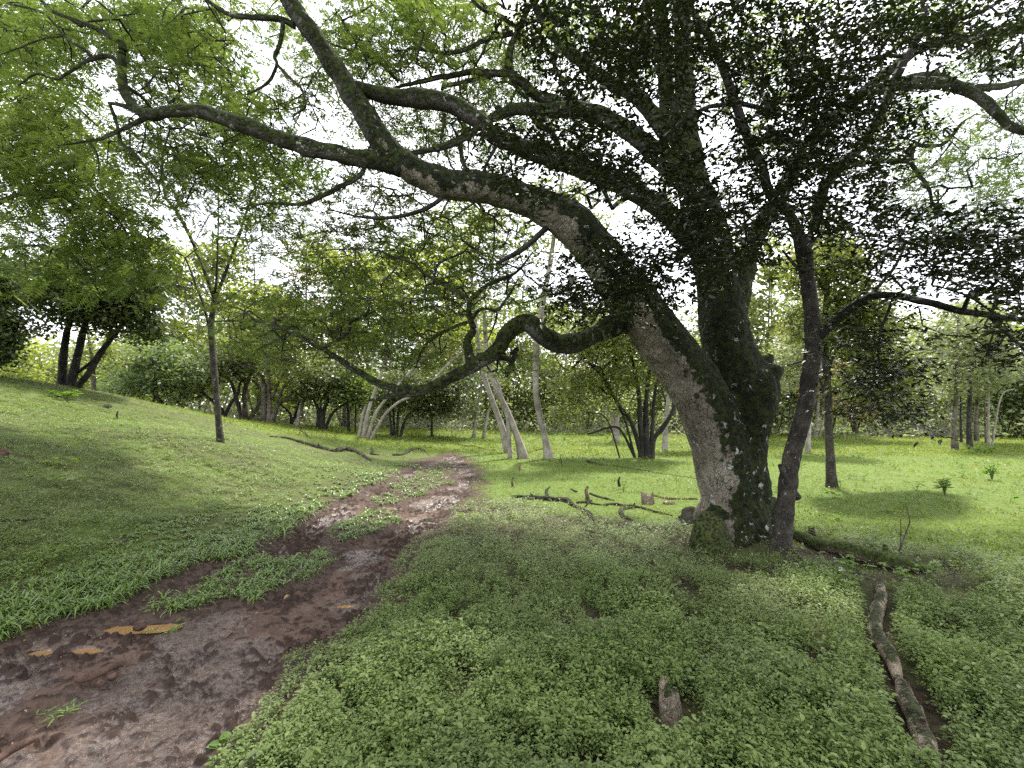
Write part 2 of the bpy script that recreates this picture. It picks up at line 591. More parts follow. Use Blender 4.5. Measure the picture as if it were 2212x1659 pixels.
M_BARK_BLK = bark_mat('blackish_bark', (.05, .045, .038), (.025, .022, .02), moss=(.025, .03, .01), moss_bias=-.2, lichen=.2, scale=1.5)
M_DEAD = bark_mat('dead_wood', (.11, .088, .07), (.045, .035, .028), moss=(.035, .04, .012), moss_bias=-.25, lichen=.15, scale=2.5)
M_DEADBLK = bark_mat('charred_wood', (.045, .035, .03), (.02, .017, .015), moss=(.03, .04, .01), moss_bias=-.25, lichen=.1, scale=3)
M_STUMP = bark_mat('weathered_stump_wood', (.38, .31, .24), (.17, .13, .10), moss=(.05, .06, .015), moss_bias=-.35, lichen=.2, scale=2.5)

M_LEAF_CAN = leaf_mat('canopy_leaf', (.05, .075, .024), (.115, .15, .05), .5, (1.55, 1.6, .8), .55, .25)
M_LEAF_LEFT = leaf_mat('left_tree_leaf', (.07, .105, .03), (.15, .19, .06), .5, (1.55, 1.6, .8), .55, .25)
M_LEAF_SHRUB = leaf_mat('broad_backlit_leaf', (.006, .010, .003), (.020, .031, .007), .10, (1.4, 1.6, .5), .38, .45)  # backlit silhouette put into the colour: near-black leaf, little translucency
M_LEAF_SAP = leaf_mat('sapling_leaf', (.025, .05, .012), (.06, .10, .02), .4, (1.6, 1.7, .6), .4, .4)

# ------------------------------------------------------------------ setting: ground
def axis(vals):
    return np.array(sorted(set(np.round(vals, 4))))

gx = axis(np.concatenate([np.arange(-9, 9.01, .12), np.arange(-40, -9, .5), np.arange(9, 40, .5), -40 - np.geomspace(1, 900, 26), 40 + np.geomspace(1, 900, 26)]))
gy = axis(np.concatenate([np.arange(.4, 14, .12), np.arange(14, 44, .4), np.arange(-20, .4, .6), 44 + np.geomspace(1, 1400, 30), -20 - np.geomspace(1, 600, 16)]))
XX, YY = np.meshgrid(gx, gy)
zz = zg(XX.ravel(), YY.ravel())
md = mudness(XX.ravel(), YY.ravel())
nearm = (np.abs(XX.ravel()) < 10) & (YY.ravel() < 24)
zz = np.where(nearm, zz - .10 * sstep(md, -.02, .18), zz)
nx_, ny_ = len(gx), len(gy)
ii, jj = np.meshgrid(np.arange(ny_ - 1), np.arange(nx_ - 1), indexing='ij')
FG = np.stack([ii * nx_ + jj, ii * nx_ + jj + 1, (ii + 1) * nx_ + jj + 1, (ii + 1) * nx_ + jj], -1).reshape(-1, 4)
LAWN_LATER = 1
def lawnp0(x, y):
    w = (fbm(xy3(x, y, .9), 3, 88) - .5) * 1.6
    r = sstep(y + .62 * np.maximum(x, 0) + w, 7.6, 9.2); h = sstep(y + w, 14, 21); t = sstep(x, -2.2, -.8)
    return r * t + h * (1 - t)
lawn = np.maximum(lawnp0(XX.ravel(), YY.ravel()), .45 * sstep(-XX.ravel(), 2.2, 4))

M_GROUND, N, L = newmat('soil_and_moss')
out = nd(N, 'ShaderNodeOutputMaterial'); g = nd(N, 'ShaderNodeNewGeometry'); pos = g.outputs['Position']
at = nd(N, 'ShaderNodeAttribute', attribute_name='lawn')
n1 = noise(N, L, pos, 1.3, 6, .6); n2 = noise(N, L, pos, 18, 5, .7)
soil = mixc(N, L, mrange(N, L, n2, .3, .7), (.018, .013, .009), (.06, .045, .03))
atk = nd(N, 'ShaderNodeAttribute', attribute_name='track')
green = mixc(N, L, mrange(N, L, n2, .3, .7), (.045, .075, .012), (.09, .13, .025))
fac = mth(N, L, 'MULTIPLY', at.outputs['Fac'], mrange(N, L, n1, .26, .40, .3, 1))
fac = mth(N, L, 'ADD', fac, mth(N, L, 'MULTIPLY', mrange(N, L, n1, .45, .6), .3), clamp=True)
col = mixc(N, L, fac, soil, green)
col = mixc(N, L, atk.outputs['Fac'], col, mixc(N, L, mrange(N, L, n2, .35, .65), (.028, .018, .014), (.075, .052, .042)))
pb = nd(N, 'ShaderNodeBsdfPrincipled'); pb.inputs['Roughness'].default_value = .9; pb.inputs['Specular IOR Level'].default_value = .15
L.new(col, pb.inputs['Base Color'])
bp = nd(N, 'ShaderNodeBump'); bp.inputs['Strength'].default_value = .8; bp.inputs['Distance'].default_value = .03
L.new(n2, bp.inputs['Height']); L.new(bp.outputs[0], pb.inputs['Normal']); L.new(pb.outputs[0], out.inputs['Surface'])
lawn = lawn * (1 - sstep(md, -.45, -.05) * nearm)
ground = mesh_from('ground', np.stack([XX.ravel(), YY.ravel(), zz], -1), FG, M_GROUND, None, {'lawn': lawn, 'track': sstep(md, -.5, -.1) * nearm}, True)
tag(ground, None, None, kind='structure')

# ------------------------------------------------------------------ setting: the muddy track
PUDDLES = [((275, 1343), .20, .045, 'large orange puddle beside the brown rock in the mud'),
           ((180, 1391), .08, .022, 'small yellowish puddle between the big orange puddle and the frame edge'),
           ((88, 1393), .05, .016, 'faint orange puddle nearest the left edge of the picture'),
           ((500, 1645 - 12), .0, .0, ''),
           ((1, 1), 0, 0, '')]
PUDDLES = [p for p in PUDDLES if p[1] > 0] + [((495, 1640), .07, .022, 'thin orange puddle in a hoof print in the middle of the mud'),
                                             ((747, 1293), .07, .02, 'tiny orange puddle in the right hand rut')]
pud = [(G0(*c)[:2], a, b, lab) for c, a, b, lab in PUDDLES]

def worley(x, y, sc, seed):
    px, py = x * sc, y * sc
    ix, iy = np.floor(px).astype(np.int64), np.floor(py).astype(np.int64)
    best = np.full(px.shape, 9.0); amp = np.zeros(px.shape)
    zz0 = np.zeros_like(ix)
    for dx in (-1, 0, 1):
        for dy in (-1, 0, 1):
            cx, cy = ix + dx, iy + dy
            d = np.hypot(cx + _hash(cx, cy, zz0, seed) - px, cy + _hash(cx, cy, zz0, seed + 1) - py)
            a = _hash(cx, cy, zz0, seed + 2)
            m = d < best
            best = np.where(m, d, best); amp = np.where(m, a, amp)
    return best, amp

def mud_h(x, y):
    q = xy3(x, y)
    big = fbm(q * 2.6, 2, 31) - .5
    clod = fbm(q * 11, 3, 33, .6)
    fine = fbm(q * 38, 2, 35)
    rid = 1 - np.abs(2 * clod - 1)
    amp = .35 + .9 * sstep(fbm(q * 1.7, 2, 41), .42, .62)
    # the churned right-hand margin of the track
    wx, wy = x + (vnoise(q * 14, 71) - .5) * .05, y + (vnoise(q * 14, 72) - .5) * .05
    d1, a1 = worley(wx, wy, 12, 81); d2, a2 = worley(wx, wy, 27, 84)
    c1 = (1 - sstep(d1, .1, .62)) * sstep(a1, .15, .9) * .030
    c2 = (1 - sstep(d2, .1, .6)) * sstep(a2, .25, 1.0) * .017
    ed = edgedist(x, y, MUD_OUT)
    rough = np.clip(sstep(fbm(q * 1.8, 3, 47), .44, .58) + .9 * (1 - sstep(ed + (fbm(q * 2.2, 2, 48) - .5) * .5, .15, .55)), 0, 1)
    hoof, ah = worley(x, y, 5.5, 87)
    hole = (1 - sstep(hoof, .12, .42)) * sstep(ah, .5, .8) * .035
    d3, a3 = worley(wx, wy, 55, 91)
    c3 = (1 - sstep(d3, .1, .6)) * sstep(a3, .2, 1.0) * .009
    cl = (c1 + c2 + c3) * (.38 + .95 * rough)
    h = big * .05 + cl - hole + (fine - .5) * .012 + (clod - .5) * .03 - .010
    return h, np.clip(cl / .028, 0, 1)

    return h

mrows = [1.15]
while mrows[-1] < 21:
    mrows.append(mrows[-1] + max(.0075, .0031 * mrows[-1]))
mrows = np.array(mrows)
mc = np.linspace(-1.75, .05, 900)
mY, mC = np.meshgrid(mrows, mc, indexing='ij')
xa, ya = (mC * mY).ravel(), mY.ravel()
mda = mudness(xa, ya)
sel = np.where(mda > -.2)[0]
xf, yf, mdv = xa[sel], ya[sel], mda[sel]
mh, clodv = mud_h(xf, yf)
hz = zg(xf, yf) + mh * sstep(mdv, -.05, .12) - .045 - .055 * (1 - sstep(mdv, -.10, .02))
wet = (1 - clodv) * sstep(fbm(xy3(xf, yf, 1.6), 3, 51), .40, .54)
for c, a, b, lab in pud:
    e = np.sqrt(((xf - c[0]) / (a * 1.25)) ** 2 + ((yf - c[1]) / (b * 1.9)) ** 2) + (fbm(xy3(xf, yf, 7), 2, 61) - .5) * 1.1
    lo = zgs(c[0], c[1]) - .084
    flat = zgs(c[0], c[1]) - .058 + (zbase(xf, yf) - zbase(c[0], c[1]))
    hz = np.where(e < 2.6, hz * sstep(e, 1.5, 2.6) + flat * (1 - sstep(e, 1.5, 2.6)), hz)
    hz = np.where(e < 1.6, hz * sstep(e, .8, 1.3) + lo * (1 - sstep(e, .8, 1.3)), hz)
    wet = np.maximum(wet, 1 - sstep(e, 1.0, 1.6)); clodv = clodv * sstep(e, 1.0, 1.6)
nr, nc = mY.shape
full = np.full(nr * nc, -1); full[sel] = np.arange(len(sel))
ii, jj = np.meshgrid(np.arange(nr - 1), np.arange(nc - 1), indexing='ij')
FM = np.stack([ii * nc + jj, ii * nc + jj + 1, (ii + 1) * nc + jj + 1, (ii + 1) * nc + jj], -1).reshape(-1, 4)
FM = full[FM]
FM = FM[(FM >= 0).all(1)]
FM = FM[(mdv[FM] > -.12).any(1)]

M_MUD, N, L = newmat('wet_mud')
out = nd(N, 'ShaderNodeOutputMaterial'); g = nd(N, 'ShaderNodeNewGeometry'); pos = g.outputs['Position']
at = nd(N, 'ShaderNodeAttribute', attribute_name='wet')
n1 = noise(N, L, pos, 3, 5, .6); n2 = noise(N, L, pos, 40, 5, .7)
at2 = nd(N, 'ShaderNodeAttribute', attribute_name='clod')
col = mixc(N, L, mrange(N, L, n1, .35, .65), (.064, .041, .031), (.098, .066, .051))
col = mixc(N, L, mrange(N, L, at2.outputs['Fac'], .04, .4), col, (.030, .019, .015))
col = mixc(N, L, mrange(N, L, n2, .5, .8), col, (.045, .030, .024))
col = mixc(N, L, mth(N, L, 'MULTIPLY', at.outputs['Fac'], .35), col, (.08, .06, .052))
pb = nd(N, 'ShaderNodeBsdfPrincipled')
L.new(col, pb.inputs['Base Color'])
wf = mth(N, L, 'MULTIPLY', at.outputs['Fac'], mrange(N, L, n2, .62, .40))
rg = mrange(N, L, wf, .08, .6, .85, .34)
L.new(rg, pb.inputs['Roughness'])
L.new(mrange(N, L, wf, .1, .6, .12, .5), pb.inputs['Specular IOR Level'])
bp = nd(N, 'ShaderNodeBump'); bp.inputs['Strength'].default_value = .7; bp.inputs['Distance'].default_value = .012
L.new(n2, bp.inputs['Height']); L.new(bp.outputs[0], pb.inputs['Normal']); L.new(pb.outputs[0], out.inputs['Surface'])
track = mesh_from('path', np.stack([xf, yf, hz], -1), FM, M_MUD, None, {'wet': wet, 'clod': clodv}, True)
tag(track, None, None, kind='structure')

M_PUD, N, L = newmat('orange_muddy_water')
out = nd(N, 'ShaderNodeOutputMaterial'); g = nd(N, 'ShaderNodeNewGeometry')
pb = nd(N, 'ShaderNodeBsdfPrincipled')
L.new(mixc(N, L, noise(N, L, g.outputs['Position'], 7, 3), (.27, .15, .06), (.20, .12, .055)), pb.inputs['Base Color'])
pb.inputs['Roughness'].default_value = .06
L.new(pb.outputs[0], out.inputs['Surface'])
for c, a, b, lab in pud:
    n = 40
    th = np.linspace(0, 2 * np.pi, n, endpoint=False)
    zl = zgs(c[0], c[1]) - .070
    rr = 1.25 * (1 + .12 * np.sin(3 * th + a * 40) + .06 * np.sin(7 * th))
    V = [[c[0], c[1], zl]]
    for k in (.8, 1.5):
        V += [[c[0] + a * r * k * math.cos(t), c[1] + b * 1.7 * r * k * math.sin(t), zl] for t, r in zip(th, rr)]
    V = np.array(V)
    F = [[0, 1 + i, 1 + (i + 1) % n, 1 + (i + 1) % n] for i in range(n)]
    Fq = np.array([[1 + i, 1 + n + i, 1 + n + (i + 1) % n, 1 + (i + 1) % n] for i in range(n)])
    Fc = np.array([[0, 1 + i, 1 + i + 1, 1 + (i + 2) % n] for i in range(0, n, 2)])
    o = mesh_from('puddle', V, np.vstack([Fq, Fc]), M_PUD)
    tag(o, lab, 'puddle', 'orange puddles in the muddy track', 'structure')

# ------------------------------------------------------------------ vegetation on the ground (stuff)
def scatter(n, y0, y1, uL=-1.35, uR=1.35, power=1.0):
    t = RNG.random(n)
    if power == 1.0:
        y = y0 * (y1 / y0) ** t
    else:
        k = 1 - power
        y = (y0 ** k + (y1 ** k - y0 ** k) * t) ** (1 / k)
    x = (uL + (uR - uL) * RNG.random(n)) * y
    return x, y

def bare(x, y, thr):
    return fbm(xy3(x, y, 3.2), 4, 77) < thr

ISL_ALL = ISL
def lawnp(x, y):
    w = (fbm(xy3(x, y, .9), 3, 88) - .5) * 1.6
    r = sstep(y + .62 * np.maximum(x, 0) + w, 7.6, 9.2)
    h = sstep(y + w, 14, 21)
    t = sstep(x, -2.2, -.8)
    return r * t + h * (1 - t)
EXC = [([(1902, 1268), (1903, 1300), (1895, 1385), (1926, 1452), (1956, 1501), (1974, 1556), (2000, 1640), (2010, 1670)], .12), ([(1427, 1541), (1475, 1545), (1445, 1590)], .10), ([(1395, 1520), (1430, 1540)], .04), ([(1169, 1534), (1185, 1540)], .06),
       ([(1490, 1196), (1580, 1196)], .12), ([(1490, 1140), (1510, 1140)], .15), ([(1700, 1190), (1800, 1230)], .10), ([(1700, 1188), (1810, 1202)], .08), ([(1750, 1403), (1792, 1426)], .04), ([(1245, 1100), (1291, 1132)], .08), ([(1257, 1139), (1290, 1151)], .05),
       ([(-20, 1126), (108, 1121)], .05), ([(228, 1175), (290, 1166)], .05), ([(1540, 1190), (1700, 1195)], .3), ([(1690, 1166), (1775, 1195), (1880, 1228), (2020, 1240)], .34), ([(1850, 1262), (2100, 1290)], .2), ([(1085, 1640), (1130, 1655)], .10), ([(1330, 1600), (1352, 1612)], .07), ([(985, 1475), (1060, 1490)], .06), ([(1830, 1248), (1960, 1215)], .05)]
EXC = [(np.array([G0(*q)[:2] for q in uv]), r) for uv, r in EXC]
def near_things(x, y):
    out = np.zeros(len(x), bool)
    for pl, r in EXC:
        for a, b in zip(pl[:-1], pl[1:]):
            d = b - a
            t = np.clip(((x - a[0]) * d[0] + (y - a[1]) * d[1]) / (d @ d + 1e-9), 0, 1)
            out |= np.hypot(x - a[0] - t * d[0], y - a[1] - t * d[1]) < r * (.7 + .6 * RNG.random(len(x)))
    return out
def strapzone(x, y, m):
    """where the long bladed grass grows: along the left border of the track and on its islands"""
    left = (x < -0.3) & (m > -(1.15 + .35 * np.sin(y * 1.3))) & (y < 15)
    sideL = np.ones_like(left)
    # left border only: point must lie left of the track centre line
    cx = np.interp(y, [1, 3, 4, 6, 9, 13, 18, 21], [-2.0, -2.1, -2.2, -2.2, -2.1, -2.15, -2.2, -2.3])
    isl = np.zeros_like(left)
    for i in ISL_ALL:
        isl |= inpoly(x, y, i)
    return (left & (x < cx)) | isl

# A: low trifoliate herb cover, near
x, y = scatter(165000, 1.25, 15)
m = mudness(x, y)
k = (RNG.random(len(x)) > lawnp(x, y)) & (fbm(xy3(x, y, 7), 2, 79) > .30) & (m < -.05 - .13 * (x > -1.9 + 0 * y)) & ~(strapzone(x, y, m) & (RNG.random(len(x)) < .96)) & ~bare(x, y, .31) & ~near_things(x, y)
edge = (m < .0) & (m >= -.14) & (RNG.random(len(x)) < .35) & (RNG.random(len(x)) > lawnp(x, y))
x, y, m = x[k | edge], y[k | edge], m[k | edge]
NP = len(x)
z = zg(x, y)
hill = sstep(-x - 2.5, 0, 1.5)
hgt = (.05 + .06 * RNG.random(NP)) * (1.25 - .55 * hill) * np.clip(1.25 - y * .05, .6, 1.2) * (.7 + .6 * fbm(xy3(x, y, 1.2), 2, 91))
fr = np.clip(y / 6.5, 1, 1.6)
bcov = Buf()
cv = fbm(xy3(x, y, .8), 3, 93)
big = (RNG.random(NP) < .06) * 1.6 + fbm(xy3(x, y, 2.5), 2, 94)
hgt = hgt * (.55 + 1.0 * fbm(xy3(x, y, 2.7), 3, 97)) + .02 * (big > 1.2)
hgt = hgt * (.35 + .65 * sstep(-m, .0, .55))
for w in range(3):                                        # whorls up the stem
    nl = 4
    for q in range(nl):
        a = RNG.random(NP) * 6.283 + q * 1.571
        el = RNG.normal(.05, .3, NP)
        d = np.stack([np.cos(a) * np.cos(el), np.sin(a) * np.cos(el), np.sin(el)], -1)
        nn = np.stack([RNG.normal(0, .25, NP), RNG.normal(0, .25, NP), np.ones(NP)], -1)
        Ls = (.0135 + .0115 * RNG.random(NP)) * fr * (.75 + .5 * big) * (1 - .15 * hill)
        hh = hgt * (.45 + .3 * w) + RNG.normal(0, .01, NP)
        off = d * (.006 + .012 * (2 - w)) * fr[:, None]
        base = np.stack([x, y, z + np.maximum(hh, .01)], -1) + off
        sel = RNG.random(NP) < (.95 if w == 2 else .75)
        var = np.clip(cv * .8 + RNG.normal(0, .22, NP) + .1 * w - .1, 0, 1)
        nearp = sel & (y < 4.6)
        farp = sel & (y >= 4.6)
        if nearp.any():
            leaf6(bcov, base[nearp], d[nearp], nn[nearp], Ls[nearp], Ls[nearp] * .5, var[nearp])
        if farp.any():
            leaf4(bcov, base[farp], d[farp], nn[farp], Ls[farp], Ls[farp] * .6, var[farp])
M_COVER = leaf_mat('herb_leaf', (.075, .118, .028), (.185, .24, .072), .34, (1.5, 1.6, .6), .5, .35, patch=(.8, (.12, .155, .055)))
o = bcov.build('ground_cover', M_COVER)
tag(o, 'low carpet of small soft green leaves covering the ground either side of the mud', 'ground cover', kind='stuff')

# B/C: short lawn of the middle and far ground
def tufts(name, label, n, y0, y1, nb, Lr, Wk, mat, thr, seed, power=1.0, lo=-1.5, hi=1.5):
    x, y = scatter(n, y0, y1, lo, hi, power)
    m = mudness(x, y)
    k = (m < 0.02) & ~bare(x, y, thr) & (RNG.random(len(x)) < lawnp(x, y) + .03 + .18 * sstep(-x, 2.2, 3.4))
    x, y = x[k], y[k]
    n = len(x)
    z = zg(x, y)
    b = Buf()
    cv = fbm(xy3(x, y, .5), 3, seed)
    fade = np.clip(y / 14, .7, 2.4)
    for q in range(nb):
        a = RNG.random(n) * 6.283
        el = np.abs(RNG.normal(.35, .35, n))
        d = np.stack([np.cos(a) * np.cos(el), np.sin(a) * np.cos(el), np.sin(el)], -1)
        nn = np.stack([RNG.normal(0, .4, n), RNG.normal(0, .4, n), np.ones(n)], -1)
        Ls = Lr * (.6 + .8 * RNG.random(n)) * fade
        base = np.stack([x + RNG.normal(0, .03, n) * fade, y + RNG.normal(0, .03, n) * fade, z + .004 + .02 * RNG.random(n)], -1)
        leaf4(b, base, d, nn, Ls, Ls * Wk, np.clip((cv - .5) * 2.0 + .5 + RNG.normal(0, .25, n), 0, 1))
    o = b.build(name, mat)
    tag(o, label, 'grass', kind='stuff')

M_LAWN = leaf_mat('lawn_leaf', (.085, .13, .012), (.18, .22, .028), .35, (1.5, 1.4, .5), .6, .25, patch=(.35, (.13, .16, .03)))
tufts('grass', 'short bright green lawn of the sunny clearing', 90000, 3.2, 22, 4, .036, .5, M_LAWN, .30, 95)
tufts('grass', 'yellow green grass at the far side of the clearing', 42000, 19, 44, 4, .05, .5, M_LAWN, .22, 96, 1.0, -1.4, 1.3)

# D: long arching blades beside the track
x, y = scatter(16000, 2.0, 16, -1.7, 0.05)
m = mudness(x, y)
k = strapzone(x, y, m) & (m < -.04 + .1 * (RNG.random(len(x)) < .06))
x, y, m = x[k], y[k], m[k]
n = len(x)
z = zg(x, y)
bg_ = Buf()
size = (.6 + .7 * sstep(-m, .9, .1)) * (.8 + .5 * RNG.random(n)) * np.clip(1.1 - y * .03, .75, 1.1)
isl = np.zeros(n, bool)
for i in ISL: isl |= inpoly(x, y, i)
size = np.where(isl, size * .62, size * .92)
for q in range(8):
    a = RNG.random(n) * 6.283
    el0 = RNG.normal(1.0, .22, n)
    Lb = (.11 + .06 * RNG.random(n)) * size
    Wb = .011 * np.clip(y / 5, 1, 1.8) * (.8 + .4 * RNG.random(n))
    p = np.stack([x, y, z], -1)
    hd = np.stack([np.cos(a), np.sin(a), np.zeros(n)], -1)
    sd = np.stack([-np.sin(a), np.cos(a), np.zeros(n)], -1)
    rows = []
    el = el0.copy()
    for sgi, wk in enumerate((.55, 1.0, .85, .06)):
        rows.append((p - sd * (Wb * wk * .5)[:, None], p + sd * (Wb * wk * .5)[:, None]))
        p = p + (hd * np.cos(el)[:, None] + np.array([0, 0, 1]) * np.sin(el)[:, None]) * (Lb / 3)[:, None]
        el = el - .72
    V = np.stack([r for pr in rows for r in pr], 1).reshape(-1, 3)
    b0 = np.arange(n)[:, None] * 8
    F = np.concatenate([b0 + np.array([[2 * s, 2 * s + 1, 2 * s + 3, 2 * s + 2]]) for s in range(3)])
    bg_.add(V, F, np.repeat(np.clip(RNG.normal(.5, .25, n), 0, 1), 8))
M_STRAP = leaf_mat('strap_grass', (.06, .11, .02), (.16, .23, .06), .3, (1.5, 1.6, .5), .35, .5)
o = bg_.build('grass', M_STRAP)
tag(o, 'long bladed arching grass bordering the muddy track and growing on its islands', 'grass', kind='stuff')

# ------------------------------------------------------------------ foliage helpers
def feather(buf, org, axis, L, var, pairs=8, w=.018, droop=.12):
    """bipinnate leaf: narrow pinnae either side of a rachis; arrays of leaves"""
    n = len(org)
    axis = nrm(axis)
    up = np.stack([RNG.normal(0, .18, n), RNG.normal(0, .18, n), np.ones(n)], -1)
    side = nrm(np.cross(axis, up))
    up = np.cross(side, axis)
    for k in range(pairs):
        t = (k + .8) / pairs
        prof = .62 * math.sin(math.pi * min(1, .22 + t * .72)) ** .8
        base = org + axis * (t * L)[:, None] - np.array([0, 0, 1.0]) * (droop * t * t * L)[:, None]
        for s in (-1, 1):
            d = nrm(side * s + axis * .55 - up * .12 + RNG.normal(0, .10, (n, 3)))
            pl = L * prof * (.75 + .3 * RNG.random(n))
            leaf4(buf, base, d, up + RNG.normal(0, .25, (n, 3)), pl, pl * .16 + w * .55, np.clip(var + RNG.normal(0, .08, n), 0, 1), .5)

def blob_targets(blobs, dens, thick=None):
    """blobs: (u, v, ru, rv, weight, dmin, dmax) in picture units and metres -> world points"""
    out = []
    for u, v, ru, rv, w, d0, d1 in blobs:
        n = max(1, int(round(ru * rv * w * dens / 1000.0)))
        r = np.sqrt(RNG.random(n)) * RNG.uniform(.85, 1.35, n); a = RNG.random(n) * 6.283
        for i in range(n):
            out.append(P(u + ru * r[i] * math.cos(a[i]), v + rv * r[i] * math.sin(a[i]), RNG.uniform(d0, d1)))
    return np.array(out)

def part_tb(name, tb, mat, parent):
    return tb.build(name, mat, parent)

# ------------------------------------------------------------------ the big spreading tree
base_big = G(1597, 1168)
BX, BY = base_big[0] * 1.06, 6.45
bigtree = thing('spreading_tree', 'huge old spreading tree with mossy snaking limbs and pale leaning trunk', 'tree', (BX, BY, zgs(BX, BY)))

LA = [(1595, 1195, 6.45, 120), (1580, 1130, 6.45, 116), (1572, 1050, 6.43, 118), (1556, 960, 6.4, 122), (1522, 870, 6.35, 126), (1462, 775, 6.3, 118), (1394, 688, 6.2, 110), (1330, 600, 6.1, 100), (1250, 500, 6.0, 88),
      (1170, 445, 5.95, 78), (1060, 408, 5.9, 66), (960, 395, 5.8, 62), (880, 362, 5.7, 62), (820, 300, 5.6, 54)]
LA2 = [(880, 362, 5.7, 60), (820, 300, 5.6, 54), (765, 210, 5.5, 50), (700, 110, 5.4, 45), (650, 40, 5.3, 42), (590, -50, 5.2, 38), (500, -200, 5.0, 30), (380, -420, 4.8, 20)]
LG = [(1612, 1200, 6.5, 134), (1610, 1120, 6.5, 122), (1607, 1020, 6.5, 118), (1604, 930, 6.5, 114), (1600, 850, 6.55, 122), (1582, 780, 6.65, 120), (1565, 700, 6.75, 108), (1555, 620, 6.85, 98), (1537, 540, 6.9, 96), (1515, 460, 7, 90), (1499, 405, 7, 78)]
KN = [(1600, 960, 6.5, 110), (1625, 890, 6.42, 105), (1645, 840, 6.38, 90), (1662, 812, 6.36, 62), (1682, 800, 6.3, 30), (1696, 792, 6.3, 10)]
KN2 = [(1640, 840, 6.4, 50), (1655, 790, 6.45, 30), (1666, 768, 6.5, 22)]
ROOTS = [[(1560, 1110, 6.35, 80), (1535, 1165, 6.1, 50), (1510, 1200, 5.9, 24)], [(1630, 1110, 6.3, 80), (1650, 1170, 6.05, 56), (1662, 1215, 5.75, 26)],
         [(1600, 1120, 6.2, 90), (1598, 1180, 5.95, 60), (1590, 1225, 5.7, 24)], [(1640, 1100, 6.6, 80), (1690, 1165, 6.7, 50), (1740, 1190, 6.8, 24)],
         [(1545, 1100, 6.6, 70), (1500, 1130, 6.9, 40), (1470, 1130, 7.1, 20)]]
tb = TB()
for rows in (LA, LG, KN, KN2, *ROOTS):
    tb.limb(trace(rows), 20, .05, 0)
LB0 = [(1385, 690, 6.2, 60), (1330, 702, 6.1, 52), (1290, 722, 6.05, 48)]
tb.limb(trace(LB0), 14, .05, 0)
tmp = mesh_from('trunk', np.concatenate(tb.V), np.concatenate(tb.F), M_BARK_BIG, None, None, True)
rm = tmp.modifiers.new('r', 'REMESH'); rm.mode = 'VOXEL'; rm.voxel_size = .028; rm.use_smooth_shade = True
sm = tmp.modifiers.new('s', 'SMOOTH'); sm.factor = .7; sm.iterations = 9
dg = bpy.context.evaluated_depsgraph_get()
me = bpy.data.meshes.new_from_object(tmp.evaluated_get(dg))
bpy.data.objects.remove(tmp)
co = np.empty(len(me.vertices) * 3, np.float32); me.vertices.foreach_get('co', co); co = co.reshape(-1, 3).astype(float)
nn = np.empty(len(me.vertices) * 3, np.float32); me.vertices.foreach_get('normal', nn); nn = nn.reshape(-1, 3).astype(float)
low = 1 - sstep(co[:, 2], .2, 1.6)
q = co.copy(); q[:, 2] *= .28
flute = fbm(q * 3.2, 3, 201) - .5
lump = fbm(co * 3.0, 4, 203) - .5
fine = fbm(co * np.array([22, 22, 9]), 3, 205) - .5
bare_side = sstep(-nn[:, 0], .25, .7)
disp = flute * (.10 + .16 * low) + lump * .09 * (1 - .5 * bare_side) + fine * .028 * (1 - .75 * bare_side)
co += nn * disp[:, None]
me.vertices.foreach_set('co', co.astype(np.float32).ravel()); me.update()
def _dpl(co, rows):
    p = catmull(trace(rows), .2)[:, :3]
    return np.array([np.sqrt(((p - c) ** 2).sum(1).min()) for c in co])
dG = _dpl(co, LG); dA = _dpl(co, LA)
mossy = .9 * sstep(dA - dG, -.12, .10) * sstep(co[:, 2], .7, 1.8)
at_ = me.attributes.new('mossy', 'FLOAT', 'POINT'); at_.data.foreach_set('value', mossy.astype(np.float32))
me.name = 'trunk'
me.materials.clear(); me.materials.append(M_BARK_BIG)
trunk = bpy.data.objects.new('trunk', me); COL.objects.link(trunk)
trunk.parent = bigtree; trunk.matrix_parent_inverse = bigtree.matrix_world.inverted()

